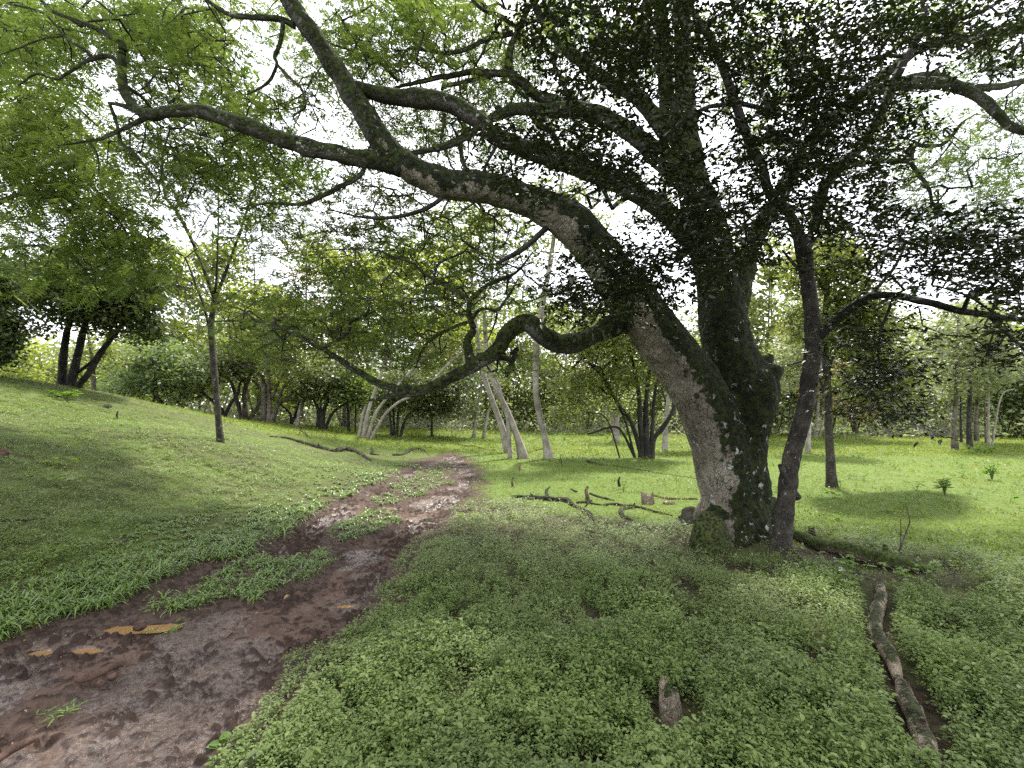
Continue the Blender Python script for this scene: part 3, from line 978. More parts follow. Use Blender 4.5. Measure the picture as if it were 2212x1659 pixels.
LIMBS = {
 'limb_high_left': [LA2, [(638, 55, 5.3, 16), (605, 43, 5.25, 15), (540, 36, 5.2, 14), (493, 29, 5.2, 12), (440, -5, 5.2, 8), (400, -60, 5.2, 5)],
    [(612, 45, 5.25, 12), (605, 90, 5.25, 11), (594, 122, 5.25, 10), (599, 140, 5.25, 9), (576, 180, 5.25, 7), (533, 205, 5.2, 4)],
    [(600, 140, 5.25, 8), (630, 173, 5.3, 8), (652, 194, 5.3, 7), (659, 230, 5.3, 6), (634, 252, 5.3, 5), (648, 274, 5.3, 3)]],
 'limb_far_left': [[(862, 358, 5.7, 48), (800, 343, 5.6, 42), (740, 335, 5.5, 40), (640, 310, 5.35, 40), (540, 275, 5.2, 38), (440, 243, 5.1, 36), (380, 240, 5.0, 33), (325, 248, 5.0, 30), (290, 230, 5.0, 27), (266, 200, 5.0, 24), (262, 140, 5.0, 24), (262, 95, 5.0, 20),
     (240, 78, 5.0, 16), (200, 58, 5.0, 14), (150, 40, 5.0, 12), (110, 22, 5.0, 11), (85, -5, 5.0, 9), (30, -80, 5.0, 6)],
    [(325, 248, 5.0, 18), (285, 270, 4.95, 13), (225, 297, 4.9, 10), (190, 305, 4.9, 8), (125, 314, 4.9, 4)], [(190, 303, 4.9, 7), (210, 335, 4.9, 6), (214, 380, 4.9, 3)],
    [(300, 240, 5.0, 14), (262, 228, 5.0, 13), (235, 222, 5.0, 9)], [(238, 224, 5.0, 10), (250, 262, 5.0, 9), (262, 310, 5.0, 9), (284, 326, 5.0, 9), (324, 371, 5.05, 7), (345, 410, 5.1, 4), (330, 440, 5.1, 3)],
    [(262, 150, 5.0, 14), (238, 122, 5.0, 14), (202, 127, 5.0, 12), (180, 136, 5.0, 10), (144, 160, 4.95, 9), (122, 171, 4.95, 8), (79, 160, 4.9, 7), (40, 184, 4.9, 4)],
    [(202, 127, 5.0, 11), (173, 101, 5.0, 10), (137, 76, 5.0, 9), (119, 54, 5.0, 8), (86, 25, 5.0, 7), (0, 5, 5.0, 5)], [(135, 78, 5, 6), (90, 85, 5, 5), (40, 104, 5, 4), (0, 118, 5, 3)],
    [(262, 180, 5.0, 10), (300, 205, 5.1, 9), (325, 230, 5.2, 8)],
    [(785, 350, 5.55, 14), (785, 372, 5.55, 12), (749, 396, 5.6, 12), (684, 428, 5.6, 11), (641, 441, 5.6, 9), (576, 439, 5.6, 6), (540, 450, 5.6, 3)]],
 'limb_low': [[(1300, 716, 6.07, 46), (1250, 740, 6.0, 52), (1215, 742, 6.0, 50), (1175, 728, 5.95, 50), (1150, 703, 5.9, 48), (1125, 700, 5.9, 44), (1095, 722, 5.85, 40), (1070, 762, 5.8, 38), (1020, 792, 5.7, 34), (970, 818, 5.6, 30), (920, 842, 5.5, 26), (870, 852, 5.45, 18), (830, 858, 5.4, 12), (797, 865, 5.4, 6)],
    [(915, 840, 5.5, 20), (870, 842, 5.5, 20), (825, 830, 5.45, 19), (760, 795, 5.4, 17), (700, 755, 5.3, 14), (640, 722, 5.2, 12), (590, 702, 5.2, 11), (553, 692, 5.2, 9), (520, 692, 5.2, 7), (463, 694, 5.2, 4)],
    [(757, 793, 5.4, 9), (735, 775, 5.4, 8), (700, 772, 5.4, 4)], [(700, 752, 5.3, 10), (750, 720, 5.5, 9), (757, 695, 5.5, 9), (790, 680, 5.6, 8), (800, 650, 5.6, 3)],
    [(625, 715, 5.2, 7), (590, 740, 5.2, 6), (560, 752, 5.2, 5), (545, 768, 5.2, 2)], [(553, 692, 5.2, 6), (520, 668, 5.2, 5), (490, 660, 5.2, 3)],
    [(1020, 790, 5.7, 24), (1012, 760, 5.75, 24), (1010, 735, 5.75, 20), (1022, 712, 5.8, 18), (1014, 680, 5.8, 14), (1011, 648, 5.85, 14), (975, 625, 5.9, 12), (938, 603, 5.95, 11), (915, 590, 6.0, 9), (892, 569, 6.0, 8), (852, 556, 6.1, 6), (798, 538, 6.1, 4), (700, 540, 6.1, 3)],
    [(1011, 652, 5.85, 12), (1030, 635, 5.9, 11), (1050, 618, 5.9, 10), (1097, 598, 6.0, 9), (1122, 582, 6.0, 7), (1150, 545, 6.1, 3)],
    [(938, 603, 5.95, 9), (942, 580, 6.0, 8), (960, 562, 6.0, 8), (1000, 545, 6.1, 5), (1020, 520, 6.1, 3)],
    [(1010, 695, 5.8, 10), (974, 709, 5.8, 9), (931, 733, 5.8, 8), (909, 762, 5.8, 6), (898, 795, 5.8, 3)],
    [(1018, 690, 5.8, 10), (1035, 670, 5.85, 9), (1052, 668, 5.85, 8), (1075, 668, 5.85, 8), (1098, 640, 5.9, 7), (1118, 605, 5.95, 3)], [(1075, 670, 5.85, 7), (1068, 700, 5.85, 5), (1052, 738, 5.85, 3)]],
 'limb_middle': [[(1515, 535, 6.9, 60), (1430, 452, 6.8, 48), (1350, 402, 6.6, 45), (1240, 357, 6.4, 42), (1160, 330, 6.2, 40), (1080, 298, 6.0, 38), (1030, 258, 5.9, 38), (970, 222, 5.8, 40), (900, 212, 5.75, 42), (820, 204, 5.6, 34), (768, 190, 5.5, 30)],
    [(1040, 262, 5.9, 14), (1014, 295, 5.85, 14), (960, 318, 5.8, 14), (888, 331, 5.7, 10), (840, 345, 5.7, 6)], [(995, 302, 5.85, 12), (998, 342, 5.85, 11), (1012, 378, 5.85, 9)], [(960, 245, 5.8, 8), (955, 290, 5.8, 7), (945, 340, 5.8, 5)]],
 'limb_upper': [[(1505, 415, 7, 62), (1446, 360, 7, 48), (1392, 308, 7.1, 44), (1338, 272, 7.2, 42), (1266, 240, 7.2, 38), (1194, 238, 7.2, 32), (1122, 236, 7.2, 26), (1068, 252, 7.2, 20), (1043, 266, 7.2, 14), (990, 300, 7.2, 10), (900, 330, 7.2, 5)],
    [(1246, 238, 7.25, 30), (1212, 222, 7.3, 28), (1158, 205, 7.3, 24), (1133, 180, 7.3, 22), (1104, 158, 7.3, 20), (1102, 108, 7.3, 17), (1115, 72, 7.4, 14), (1130, 40, 7.4, 12), (1160, -10, 7.5, 8)],
    [(1104, 158, 7.3, 16), (1060, 158, 7.3, 15), (1014, 156, 7.3, 14), (960, 166, 7.3, 12), (906, 176, 7.3, 10), (852, 191, 7.3, 6), (830, 200, 7.3, 4)], [(1060, 165, 7.3, 10), (1010, 175, 7.3, 9), (960, 188, 7.3, 8), (955, 205, 7.3, 5)],
    [(1108, 70, 7.4, 12), (1050, 86, 7.4, 11), (1014, 105, 7.4, 10), (960, 116, 7.4, 9), (906, 105, 7.4, 8), (880, 108, 7.4, 6), (862, 133, 7.4, 4)],
    [(1115, 55, 7.4, 10), (1080, 35, 7.4, 9), (1040, 20, 7.4, 8), (1010, -10, 7.4, 6)], [(860, 175, 7.3, 8), (815, 132, 7.2, 7), (760, 110, 7.2, 6), (715, 95, 7.2, 4)],
    [(1052, 90, 7.4, 6), (1040, 120, 7.4, 6), (1015, 160, 7.35, 4)], [(1102, 165, 7.3, 10), (1125, 200, 7.25, 9), (1140, 215, 7.2, 8), (1130, 236, 7.2, 6)]],
 'limb_top': [[(1490, 400, 7, 50), (1463, 330, 7.1, 40), (1425, 268, 7.2, 36), (1374, 209, 7.25, 34), (1320, 180, 7.3, 30), (1266, 138, 7.35, 28), (1219, 100, 7.4, 24), (1176, 50, 7.5, 20), (1140, -20, 7.6, 14), (1080, -120, 7.8, 10)]],
 'leader_pale': [[(1499, 420, 7, 60), (1463, 330, 7.15, 45), (1444, 250, 7.25, 38), (1438, 180, 7.3, 35), (1434, 100, 7.3, 33), (1425, 10, 7.3, 30), (1415, -90, 7.4, 26), (1380, -260, 7.6, 18)]],
 'leader_dark': [[(1508, 430, 6.95, 62), (1488, 310, 6.9, 50), (1481, 216, 6.9, 46), (1477, 108, 6.9, 43), (1470, 0, 6.9, 40), (1465, -120, 7.0, 34), (1500, -300, 7.2, 20)]],
 'limb_right': [[(1572, 720, 6.7, 66), (1600, 620, 6.8, 50), (1640, 500, 7, 42), (1722, 360, 7, 40), (1760, 295, 7, 38), (1830, 228, 6.8, 36), (1884, 198, 6.7, 34), (1956, 182, 6.5, 34), (2010, 178, 6.4, 34), (2064, 186, 6.3, 32), (2118, 212, 6.2, 30), (2158, 248, 6.1, 28), (2183, 272, 6.1, 26), (2240, 285, 6, 22), (2350, 250, 6, 15), (2500, 150, 6, 8)],
    [(1945, 176, 6.5, 24), (2010, 164, 6.6, 24), (2070, 180, 6.7, 22), (2118, 190, 6.8, 22), (2212, 176, 6.9, 20), (2350, 140, 7, 12)],
    [(1700, 380, 7, 24), (1740, 358, 7.2, 18), (1790, 360, 7.3, 16), (1848, 353, 7.4, 16), (1902, 346, 7.5, 15), (1963, 347, 7.5, 14), (1978, 315, 7.5, 12), (2035, 313, 7.5, 11), (2078, 266, 7.5, 8), (2110, 245, 7.5, 4)],
    [(1963, 347, 7.5, 12), (2006, 407, 7.5, 10), (2014, 439, 7.5, 8), (2046, 468, 7.5, 5), (2060, 500, 7.5, 3)]],
 'limb_far_right': [[(1750, 310, 7, 30), (1850, 215, 6.8, 30), (1950, 130, 6.9, 30), (2010, 96, 6.8, 30), (2100, 78, 6.7, 28), (2212, 62, 6.6, 26), (2400, 20, 6.5, 18), (2650, -60, 6.5, 8)]],
 'dead_branch': [[(1195, 480, 5.95, 14), (1165, 508, 5.9, 13), (1122, 542, 5.8, 12), (1090, 560, 5.75, 10), (1072, 571, 5.7, 6)], [(1246, 500, 6.0, 16), (1244, 460, 5.95, 14), (1240, 428, 5.95, 9)],
    [(970, 405, 5.8, 12), (940, 440, 5.75, 11), (900, 458, 5.7, 10), (840, 470, 5.7, 9), (780, 468, 5.7, 6), (708, 452, 5.7, 3)]],
}
sk = Skel()
for rows in (LA[6:], LG[4:]):
    sk.base(catmull(trace(rows), .25))
for i, (nm, rowsl) in enumerate(LIMBS.items()):
    tb = TB()
    for j, rows in enumerate(rowsl):
        t4 = trace(rows)
        if nm == 'limb_low': t4[:, 3] *= .88
        # small crookedness on the thin branches
        if j > 0 or len(rowsl) == 1:
            pass
        c = catmull(t4, max(.025, float(np.median(t4[:, 3])) * .5))
        amp = np.minimum(c[:, 3] * .5, .02)[:, None]
        wob = np.stack([fbm(c[:, :3] * 5, 2, 300 + k) - .5 for k in range(3)], -1) * 2
        c[:, :3] += wob * amp
        c[:, 3] *= 1 + .22 * (fbm(c[:, :3] * 6, 2, 309) - .5)
        V, F = tube(c[:, :3], c[:, 3], 14 if c[:, 3].max() > .06 else 8, True, .16, 210 + i)
        tb.add(V, F)
        sk.base(catmull(t4, .2))
    nmo = 'leader' if nm.startswith('leader') else 'dead_branch' if nm.startswith('dead') else 'limb'
    tb.build(nmo, M_BARK_LIMB if nmo != 'dead_branch' else M_BARK_BLK, bigtree)

# foliage clumps; the gaps between them are the patches of open sky
CAN = [  # u, v, ru, rv, weight, dmin, dmax
 (640, 90, 40, 60, .6, 7, 9.5), (690, 190, 50, 50, .5, 7, 9.5), (800, 240, 60, 50, .9, 7, 9.5), (900, 310, 80, 40, .9, 7, 10), (980, 280, 60, 50, .9, 7, 10), (760, 310, 60, 40, .5, 7, 10), (850, 350, 60, 30, .7, 7, 10), (1060, 360, 70, 40, .8, 7, 10), (500, 270, 60, 50, .8, 7, 10), (960, 20, 80, 40, .9, 7, 10), (1180, 60, 60, 50, .8, 7, 10), (600, 10, 50, 30, .7, 7, 10), (1260, 440, 70, 40, .6, 8, 10),
 (60, 60, 90, 90, 1, 5, 8), (170, 60, 80, 70, .7, 5, 9), (300, 40, 90, 60, 1.3, 5.5, 9), (340, 120, 90, 60, .9, 5.5, 9), (420, 60, 80, 60, 1.0, 5.5, 9),
 (430, 190, 90, 60, .8, 5.5, 9), (480, 130, 40, 60, .7, 6, 9), (330, 200, 60, 50, .7, 5, 8), (480, 20, 60, 30, .8, 6, 9), (470, 330, 120, 60, 1.0, 6, 9.5), (330, 330, 90, 70, 1.0, 5.5, 9),
 (600, 330, 80, 50, .8, 6.5, 9), (560, 240, 60, 40, .8, 6.5, 9), (655, 210, 45, 50, .6, 6.5, 9), (560, 50, 30, 40, .5, 7, 9), (450, 420, 120, 50, .9, 7, 10), (600, 420, 90, 50, .9, 7, 10),
 (760, 60, 80, 60, 1.2, 6.5, 9.5), (740, 140, 70, 40, .9, 6.5, 9.5), (860, 40, 80, 60, 1.0, 6.5, 9.5), (860, 140, 80, 40, 1.0, 6.5, 9.5), (960, 80, 80, 60, .9, 7, 10), (1040, 130, 80, 60, .8, 7, 10), (1060, 30, 60, 50, .8, 7, 10),
 (1000, 220, 80, 40, .7, 7, 10), (1140, 140, 60, 70, .9, 7, 10), (1180, 230, 80, 40, .8, 7.5, 10), (1060, 190, 60, 40, .8, 7, 10), (900, 260, 50, 40, .6, 7, 10), (820, 290, 40, 30, .4, 7, 10), (1090, 270, 60, 40, .8, 7, 10),
 (740, 400, 70, 30, .9, 6.5, 9), (860, 420, 60, 30, 1.0, 6.5, 9), (700, 480, 130, 40, .8, 6.5, 10), (860, 500, 120, 50, .9, 6.5, 10), (1000, 480, 90, 60, .9, 6.5, 10), (1080, 520, 70, 60, 1.0, 6.5, 9.5), (560, 520, 110, 50, .8, 7.5, 11),
 (960, 570, 100, 40, .8, 6, 9), (800, 570, 110, 45, .8, 6, 9), (1090, 590, 60, 30, .9, 6, 8), (660, 600, 110, 50, .9, 6.5, 10),
 (560, 690, 90, 50, .8, 5.2, 8), (680, 680, 90, 50, .9, 5.2, 8), (800, 660, 90, 50, .8, 5.4, 8), (900, 680, 80, 50, .8, 5.5, 8), (640, 760, 80, 30, .7, 5.2, 8), (780, 750, 80, 40, .8, 5.3, 8), (900, 760, 70, 40, .7, 5.4, 8), (1080, 780, 60, 30, 1.2, 6, 8), (980, 640, 70, 40, 1.2, 5.7, 8),
 (400, 620, 60, 40, .8, 7, 10), (1130, 640, 50, 30, .8, 6, 8),
 (2080, 330, 120, 60, 1.0, 7, 10), (2160, 420, 80, 70, 1.0, 7, 10), (1960, 420, 70, 60, .7, 7.5, 10), (2050, 480, 80, 30, .6, 8, 11), (2180, 240, 50, 40, 1.0, 7, 9), (1950, 270, 60, 50, .6, 7, 10), (2150, 130, 80, 50, .7, 7, 10), (2000, 40, 90, 50, .8, 7, 10),
 (1250, 60, 80, 60, .8, 8, 11), (1350, 120, 80, 80, .7, 8, 11), (1560, 120, 90, 90, .7, 8, 11), (1700, 150, 90, 80, .8, 8, 11), (1620, 300, 80, 60, .7, 8, 11), (1820, 320, 70, 60, .7, 8, 11), (1250, 300, 70, 50, .7, 8, 10), (1400, 420, 80, 50, .6, 8.5, 11), (1600, 450, 60, 50, .5, 8.5, 11), (1780, 480, 60, 40, .9, 8.5, 11)]
T = blob_targets(CAN, 21)
tips, tdir = sk.grow(T, .22, .42, up=.03)
tb = TB(); sk.mesh(tb, .0060, .53, 5)
tb.build('twigs', M_BARK_BLK, bigtree)
fb = Buf()
cnum = vn = fbm(tips * .6, 2, 401)
for rep in range(4):
    n = len(tips)
    org = tips + RNG.normal(0, 1, (n, 3)) * np.array([.24, .24, .07])
    ax = nrm(tdir * .3 + rdir(n, .25) + np.array([0, 0, -.08]))
    L = RNG.uniform(.10, .20, n)
    feather(fb, org, ax, L, np.clip(cnum + RNG.normal(0, .2, n), 0, 1), 7, w=.010)
# the part of the crown over and behind the viewer
sk2 = Skel()
sk2.base(catmull(trace(LA2[2:]), .3)); sk2.base(catmull(trace(LIMBS['leader_dark'][0][3:]), .3)); sk2.base(catmull(trace(LIMBS['limb_right'][0][8:]), .3)); sk2.base(catmull(trace(LIMBS['limb_far_left'][0][8:]), .3))
T2 = [(RNG.uniform(-4, 2), RNG.uniform(4, 7), RNG.uniform(8.6, 9.8)) for _ in range(70)]  # extra sprays just above the frame, added to keep sun off the near mud
while len(T2) < 280:
    a, r = RNG.uniform(0, 6.283), 12 * math.sqrt(RNG.random())
    x0, y0 = 3.2 + r * math.cos(a), 4.0 + r * math.sin(a)
    z0 = RNG.uniform(7.2, 10.2) - .012 * r * r
    if y0 > .5 and (z0 - EYE) / y0 < .98: continue
    T2.append((x0, y0, z0))
tips2, tdir2 = sk2.grow(np.array(T2), .4, .25, up=.05)
tb = TB(); sk2.mesh(tb, .008, .5, 5)
tb.build('twigs', M_BARK_TWIG, bigtree)
for rep in range(5):
    n = len(tips2)
    org = tips2 + RNG.normal(0, 1, (n, 3)) * np.array([.4, .4, .12])
    feather(fb, org, rdir(n, .25), RNG.uniform(.35, .55, n), np.clip(RNG.normal(.5, .2, n), 0, 1), 5, w=.04)
fb.build('crown', M_LEAF_CAN, bigtree)

# ------------------------------------------------------------------ broadleaf shrub-tree in front of it
DB = (1690, 1193)
dpos = G(*DB)
dark = thing('broadleaf_tree', 'slender dark forked tree with lichen spots leaning beside the huge trunk, broad backlit leaves', 'tree', dpos)
d0 = float(dpos[1])
TR = [(1684, 1200, d0, 52), (1692, 1140, d0, 44), (1700, 1060, d0, 40), (1712, 980, d0, 40), (1735, 900, d0, 38), (1750, 810, d0, 38), (1757, 740, d0 - .05, 40), (1752, 660, d0 - .1, 36), (1742, 590, d0 - .1, 34), (1735, 540, d0 - .15, 36), (1722, 500, d0 - .15, 28), (1700, 455, d0 - .2, 24), (1661, 414, d0 - .25, 24), (1646, 360, d0 - .3, 24), (1618, 306, d0 - .35, 22), (1589, 223, d0 - .4, 22), (1546, 108, d0 - .5, 18), (1510, 47, d0 - .55, 15), (1477, -10, d0 - .6, 12), (1420, -120, d0 - .7, 8)]
DL = [[(1735, 540, d0 - .15, 30), (1758, 504, d0 - .1, 25), (1772, 430, d0 - .1, 25), (1786, 395, d0 - .05, 25), (1830, 345, d0, 25), (1866, 305, d0, 25), (1902, 245, d0, 25), (1938, 160, d0, 24), (1974, 97, d0, 22), (1999, 54, d0, 18), (1992, -20, d0, 14), (1960, -160, d0, 8)],
      [(1758, 735, d0 - .05, 30), (1790, 705, d0 - .2, 24), (1830, 672, d0 - .4, 24), (1880, 640, d0 - .6, 22), (1930, 636, d0 - .8, 20), (1990, 647, d0 - .9, 20), (2080, 672, d0 - 1.1, 20), (2160, 684, d0 - 1.2, 18), (2230, 688, d0 - 1.3, 16), (2350, 660, d0 - 1.4, 8)],
      [(2140, 683, d0 - 1.15, 14), (2175, 720, d0 - 1.15, 12), (2212, 755, d0 - 1.1, 9), (2250, 800, d0 - 1.1, 5)],
      [(1880, 640, d0 - .6, 12), (1905, 610, d0 - .6, 10), (1935, 570, d0 - .6, 8), (1960, 520, d0 - .6, 5)],
      [(1985, 75, d0, 18), (2060, 48, d0 - .2, 15), (2140, 15, d0 - .4, 12), (2200, -20, d0 - .5, 8)],
      [(1589, 223, d0 - .4, 13), (1640, 235, d0 - .4, 11), (1700, 255, d0 - .4, 9), (1745, 263, d0 - .4, 8), (1800, 253, d0 - .35, 5)],
      [(1589, 223, d0 - .4, 12), (1520, 235, d0 - .6, 10), (1440, 290, d0 - .9, 8), (1416, 310, d0 - 1, 6), (1330, 370, d0 - 1.2, 5), (1240, 420, d0 - 1.3, 3)],
      [(1740, 150, d0 - .2, 6), (1800, 140, d0 - .1, 8), (1870, 125, d0, 9), (1940, 122, d0, 11), (1960, 118, d0, 10)],
      [(1548, 112, d0 - .5, 9), (1500, 100, d0 - .7, 8), (1430, 108, d0 - .9, 6), (1350, 90, d0 - 1.1, 4)],
      [(1712, 475, d0 - .2, 10), (1650, 470, d0 - .5, 8), (1560, 520, d0 - .9, 7), (1450, 560, d0 - 1.2, 6), (1340, 600, d0 - 1.4, 4)],
      [(1930, 640, d0 - .8, 8), (1900, 730, d0 - .8, 6), (1905, 800, d0 - .8, 5), (1950, 870, d0 - .8, 4), (2000, 930, d0 - .8, 2)],
      [(1742, 590, d0 - .1, 10), (1715, 570, d0 - .3, 8), (1690, 540, d0 - .4, 6)]]
tb = TB()
for s_ in (TR,):
    t4 = trace(s_)
    c = catmull(t4, .03)
    c[:, 3] *= 1 + .25 * (fbm(c[:, :3] * 7, 2, 309) - .5)
    V, F = tube(c[:, :3], c[:, 3], 16, True, .14, 311); tb.add(V, F)
c0 = trace([(1722, 1075, d0, 20), (1700, 1040, d0 - .08, 16), (1686, 1004, d0 - .12, 13)])
tb.limb(c0, 10, .02, .1)
tb.build('trunk', M_BARK_DARK, dark)
sk = Skel(); sk.base(catmull(trace(TR[8:]), .15))
tb = TB()
for s_ in DL:
    t4 = trace(s_); c = catmull(t4, .04)
    wob = np.stack([fbm(c[:, :3] * 5, 2, 320 + k) - .5 for k in range(3)], -1) * 2
    c[:, :3] += wob * np.minimum(c[:, 3] * .6, .02)[:, None]
    V, F = tube(c[:, :3], c[:, 3], 10, True, .12, 312); tb.add(V, F)
    sk.base(catmull(t4, .12))
tb.build('branches', M_BARK_BLK, dark)
SH = [
 (1300, 60, 130, 60, 1.2, 3.6, 5.6), (1180, 40, 60, 40, .5, 3.6, 5), (1430, 70, 90, 70, 1.3, 3.8, 5.6), (1260, 140, 90, 45, 1.2, 3.6, 5.2), (1380, 180, 90, 40, 1.0, 3.8, 5.4), (1560, 60, 100, 60, .9, 4, 5.8), (1680, 60, 90, 60, 1.2, 4, 5.8), (1560, 180, 80, 60, .8, 4, 5.8),
 (1800, 60, 100, 60, 1.3, 4, 5.8), (1920, 40, 90, 50, 1.2, 4, 5.8), (2080, 40, 110, 50, 1.4, 4, 5.8), (2180, 100, 60, 50, 1.2, 4, 5.6), (2040, 120, 80, 30, .9, 4, 5.8), (1700, 170, 90, 50, 1.0, 4, 5.8), (1820, 170, 80, 60, 1.4, 4, 5.8),
 (1180, 290, 90, 35, 1.0, 3.6, 5), (1300, 310, 100, 45, 1.2, 3.8, 5.2), (1250, 385, 110, 40, 1.0, 3.8, 5.2), (1130, 350, 70, 50, .5, 3.6, 5), (1400, 370, 90, 45, 1.1, 4, 5.4), (1500, 300, 60, 60, .6, 4, 5.6), (1160, 440, 60, 40, .3, 3.6, 5),
 (1620, 260, 60, 40, .6, 4, 5.6), (1750, 250, 90, 60, 1.5, 4, 5.6), (1870, 230, 70, 60, 1.3, 4, 5.8), (1960, 250, 60, 50, 1.0, 4, 5.8), (1700, 340, 80, 50, 1.2, 4, 5.6), (1800, 330, 90, 60, 1.5, 4, 5.6), (1900, 330, 50, 50, .7, 4, 5.6),
 (1500, 440, 80, 50, .9, 4, 5.6), (1620, 400, 60, 60, 1.0, 4, 5.6), (1440, 500, 80, 40, 1.2, 4, 5.4), (1580, 500, 100, 45, 1.4, 4, 5.4), (1700, 440, 70, 40, 1.2, 4, 5.4), (1820, 430, 90, 50, 1.5, 4, 5.6), (1660, 530, 60, 30, .8, 4, 5.4), (1880, 480, 80, 40, 1.2, 4, 5.4), (1800, 540, 70, 35, .8, 4.2, 5.6),
 (1310, 600, 100, 55, 1.8, 3.9, 5.2), (1430, 590, 100, 45, 1.8, 3.9, 5.2), (1290, 660, 80, 40, 1.8, 4, 5.2), (1260, 600, 60, 40, .8, 4, 5.2), (1400, 650, 60, 30, .9, 4, 5.2), (1550, 560, 70, 35, 1.3, 4, 5.4), (1210, 640, 40, 30, .7, 4, 5.2),
 (2000, 500, 110, 35, 1.2, 3.6, 5), (2130, 500, 90, 40, 1.6, 3.4, 4.8), (2080, 570, 130, 45, 1.9, 3.4, 4.8), (2180, 620, 50, 40, 1.4, 3.4, 4.8), (1960, 570, 60, 35, .9, 3.8, 5), (2160, 740, 60, 40, .8, 3.6, 4.6), (2190, 680, 30, 60, .8, 3.6, 4.6),
 (1880, 700, 70, 45, .8, 4.2, 5.2), (1990, 700, 60, 35, .4, 4.2, 5.2), (1860, 790, 80, 45, .9, 4.2, 5.2), (1930, 840, 70, 45, 1.1, 4.2, 5.2), (1840, 860, 50, 30, .9, 4.4, 5.4), (1970, 900, 50, 25, .7, 4.3, 5), (1930, 770, 40, 40, .8, 4.3, 5), (1990, 940, 20, 10, .7, 4.3, 4.6)]
SH = [(a, b, c * 1.3, d * 1.3, w * .5, e, f) for a, b, c, d, w, e, f in SH]
T = blob_targets(SH, 13)
tips, tdir = sk.grow(T, .14, .28, up=.02)
tb = TB(); sk.mesh(tb, .0022, .52, 5)
tb.build('twigs', M_BARK_BLK, dark)
fb = Buf()
cn = fbm(tips * 1.3, 2, 411)
for rep in range(15):
    n = len(tips)
    t = (rep / 14.0) * 2 - 1
    ax = nrm(tdir * np.array([1, 1, .35]) + 1e-3)
    sd = nrm(np.cross(ax, np.array([0, 0, 1.0])))
    org = tips + ax * (t * .17) + RNG.normal(0, .045, (n, 3)) * np.array([1, 1, .45])
    d = nrm(ax * .5 + sd * (1 if rep % 2 else -1) * 1.0 + RNG.normal(0, .4, (n, 3)) * np.array([1, 1, .6]) + np.array([0, 0, -.12]))
    L = RNG.uniform(.042, .08, n)
    leaf6(fb, org, d, RNG.normal(0, .35, (n, 3)) + np.array([0, 0, 1]), L, L * .44, np.clip(cn + RNG.normal(0, .3, n), 0, 1))
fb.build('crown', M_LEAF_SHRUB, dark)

# ------------------------------------------------------------------ sapling on the slope
sp = G(476, 953)
ds = float(sp[1])
sap = thing('sapling', 'thin sapling on the green slope with three upswept stems and whorls of long leaves', 'tree', sp)
k1 = ds
ST = [(477, 962, k1, 20), (473, 920, k1, 15), (468, 860, k1, 15), (463, 800, k1, 15), (458, 740, k1, 15), (456, 700, k1, 14), (461, 665, k1, 13), (464, 640, k1, 13)]
SB = [[(463, 645, k1, 11), (446, 597, k1, 10), (425, 545, k1, 9), (407, 504, k1, 9), (380, 455, k1 - .3, 8), (356, 421, k1 - .5, 6), (350, 340, k1 - .6, 4), (345, 252, k1 - .7, 3)],
      [(464, 640, k1, 9), (468, 597, k1, 6), (471, 500, k1, 4), (472, 396, k1, 3)], [(465, 645, k1, 9), (484, 597, k1, 8), (512, 520, k1, 6), (535, 450, k1, 5), (551, 414, k1, 4), (575, 360, k1, 3)],
      [(454, 718, k1, 7), (440, 660, k1, 6), (425, 621, k1, 6), (410, 580, k1, 5), (396, 553, k1, 4), (370, 545, k1, 4), (342, 546, k1, 3)], [(425, 621, k1, 4), (400, 600, k1, 3), (360, 570, k1, 2)],
      [(460, 660, k1, 4), (500, 640, k1, 3), (540, 610, k1, 2)], [(380, 455, k1 - .3, 5), (330, 430, k1 - .4, 4), (260, 410, k1 - .5, 3), (190, 380, k1 - .5, 2)]]
tb = TB(); tb.limb(trace(ST), 12, .04, .12, 3); tb.build('trunk', M_BARK_DARK, sap)
tb = TB(); sk = Skel()
for s_ in SB:
    t4 = trace(s_); tb.limb(t4, 7, .06, .1, 4); sk.base(catmull(t4, .2))
T = blob_targets([(350, 70, 60, 35, 1.2, k1 - 1.5, k1), (440, 110, 70, 35, 1.6, k1 - 1, k1), (330, 40, 40, 30, 1, k1 - 2, k1 - 1), (500, 180, 60, 40, 1.0, k1 - .6, k1 + .4), (560, 230, 60, 25, 1.3, k1 - .6, k1 + .4), (430, 350, 50, 40, 1.3, k1 - .6, k1 + .4), (540, 330, 60, 40, 1.3, k1 - .6, k1 + .4),
                   (460, 380, 70, 30, 1.5, k1 - .6, k1 + .4), (640, 370, 60, 25, 1.6, k1 - .6, k1 + .4), (570, 440, 60, 40, .8, k1 - .6, k1 + .4), (480, 490, 60, 30, .5, k1 - .6, k1 + .4), (250, 330, 30, 20, .7, k1 - 1, k1), (520, 290, 40, 20, .8, k1 - .6, k1)], 9)
tips, tdir = sk.grow(T, .3, .15)
sk.mesh(tb, .004, .5, 5)
tb.build('branches', M_BARK_BLK, sap)
fb = Buf()
for rep in range(11):
    n = len(tips)
    d = rdir(n, .5) + np.array([0, 0, -.25])
    L = RNG.uniform(.14, .26, n)
    leaf6(fb, tips + RNG.normal(0, .10, (n, 3)), d, RNG.normal(0, .4, (n, 3)) + np.array([0, 0, 1]), L, L * .27, RNG.random(n))
fb.build('crown', M_LEAF_SAP, sap)

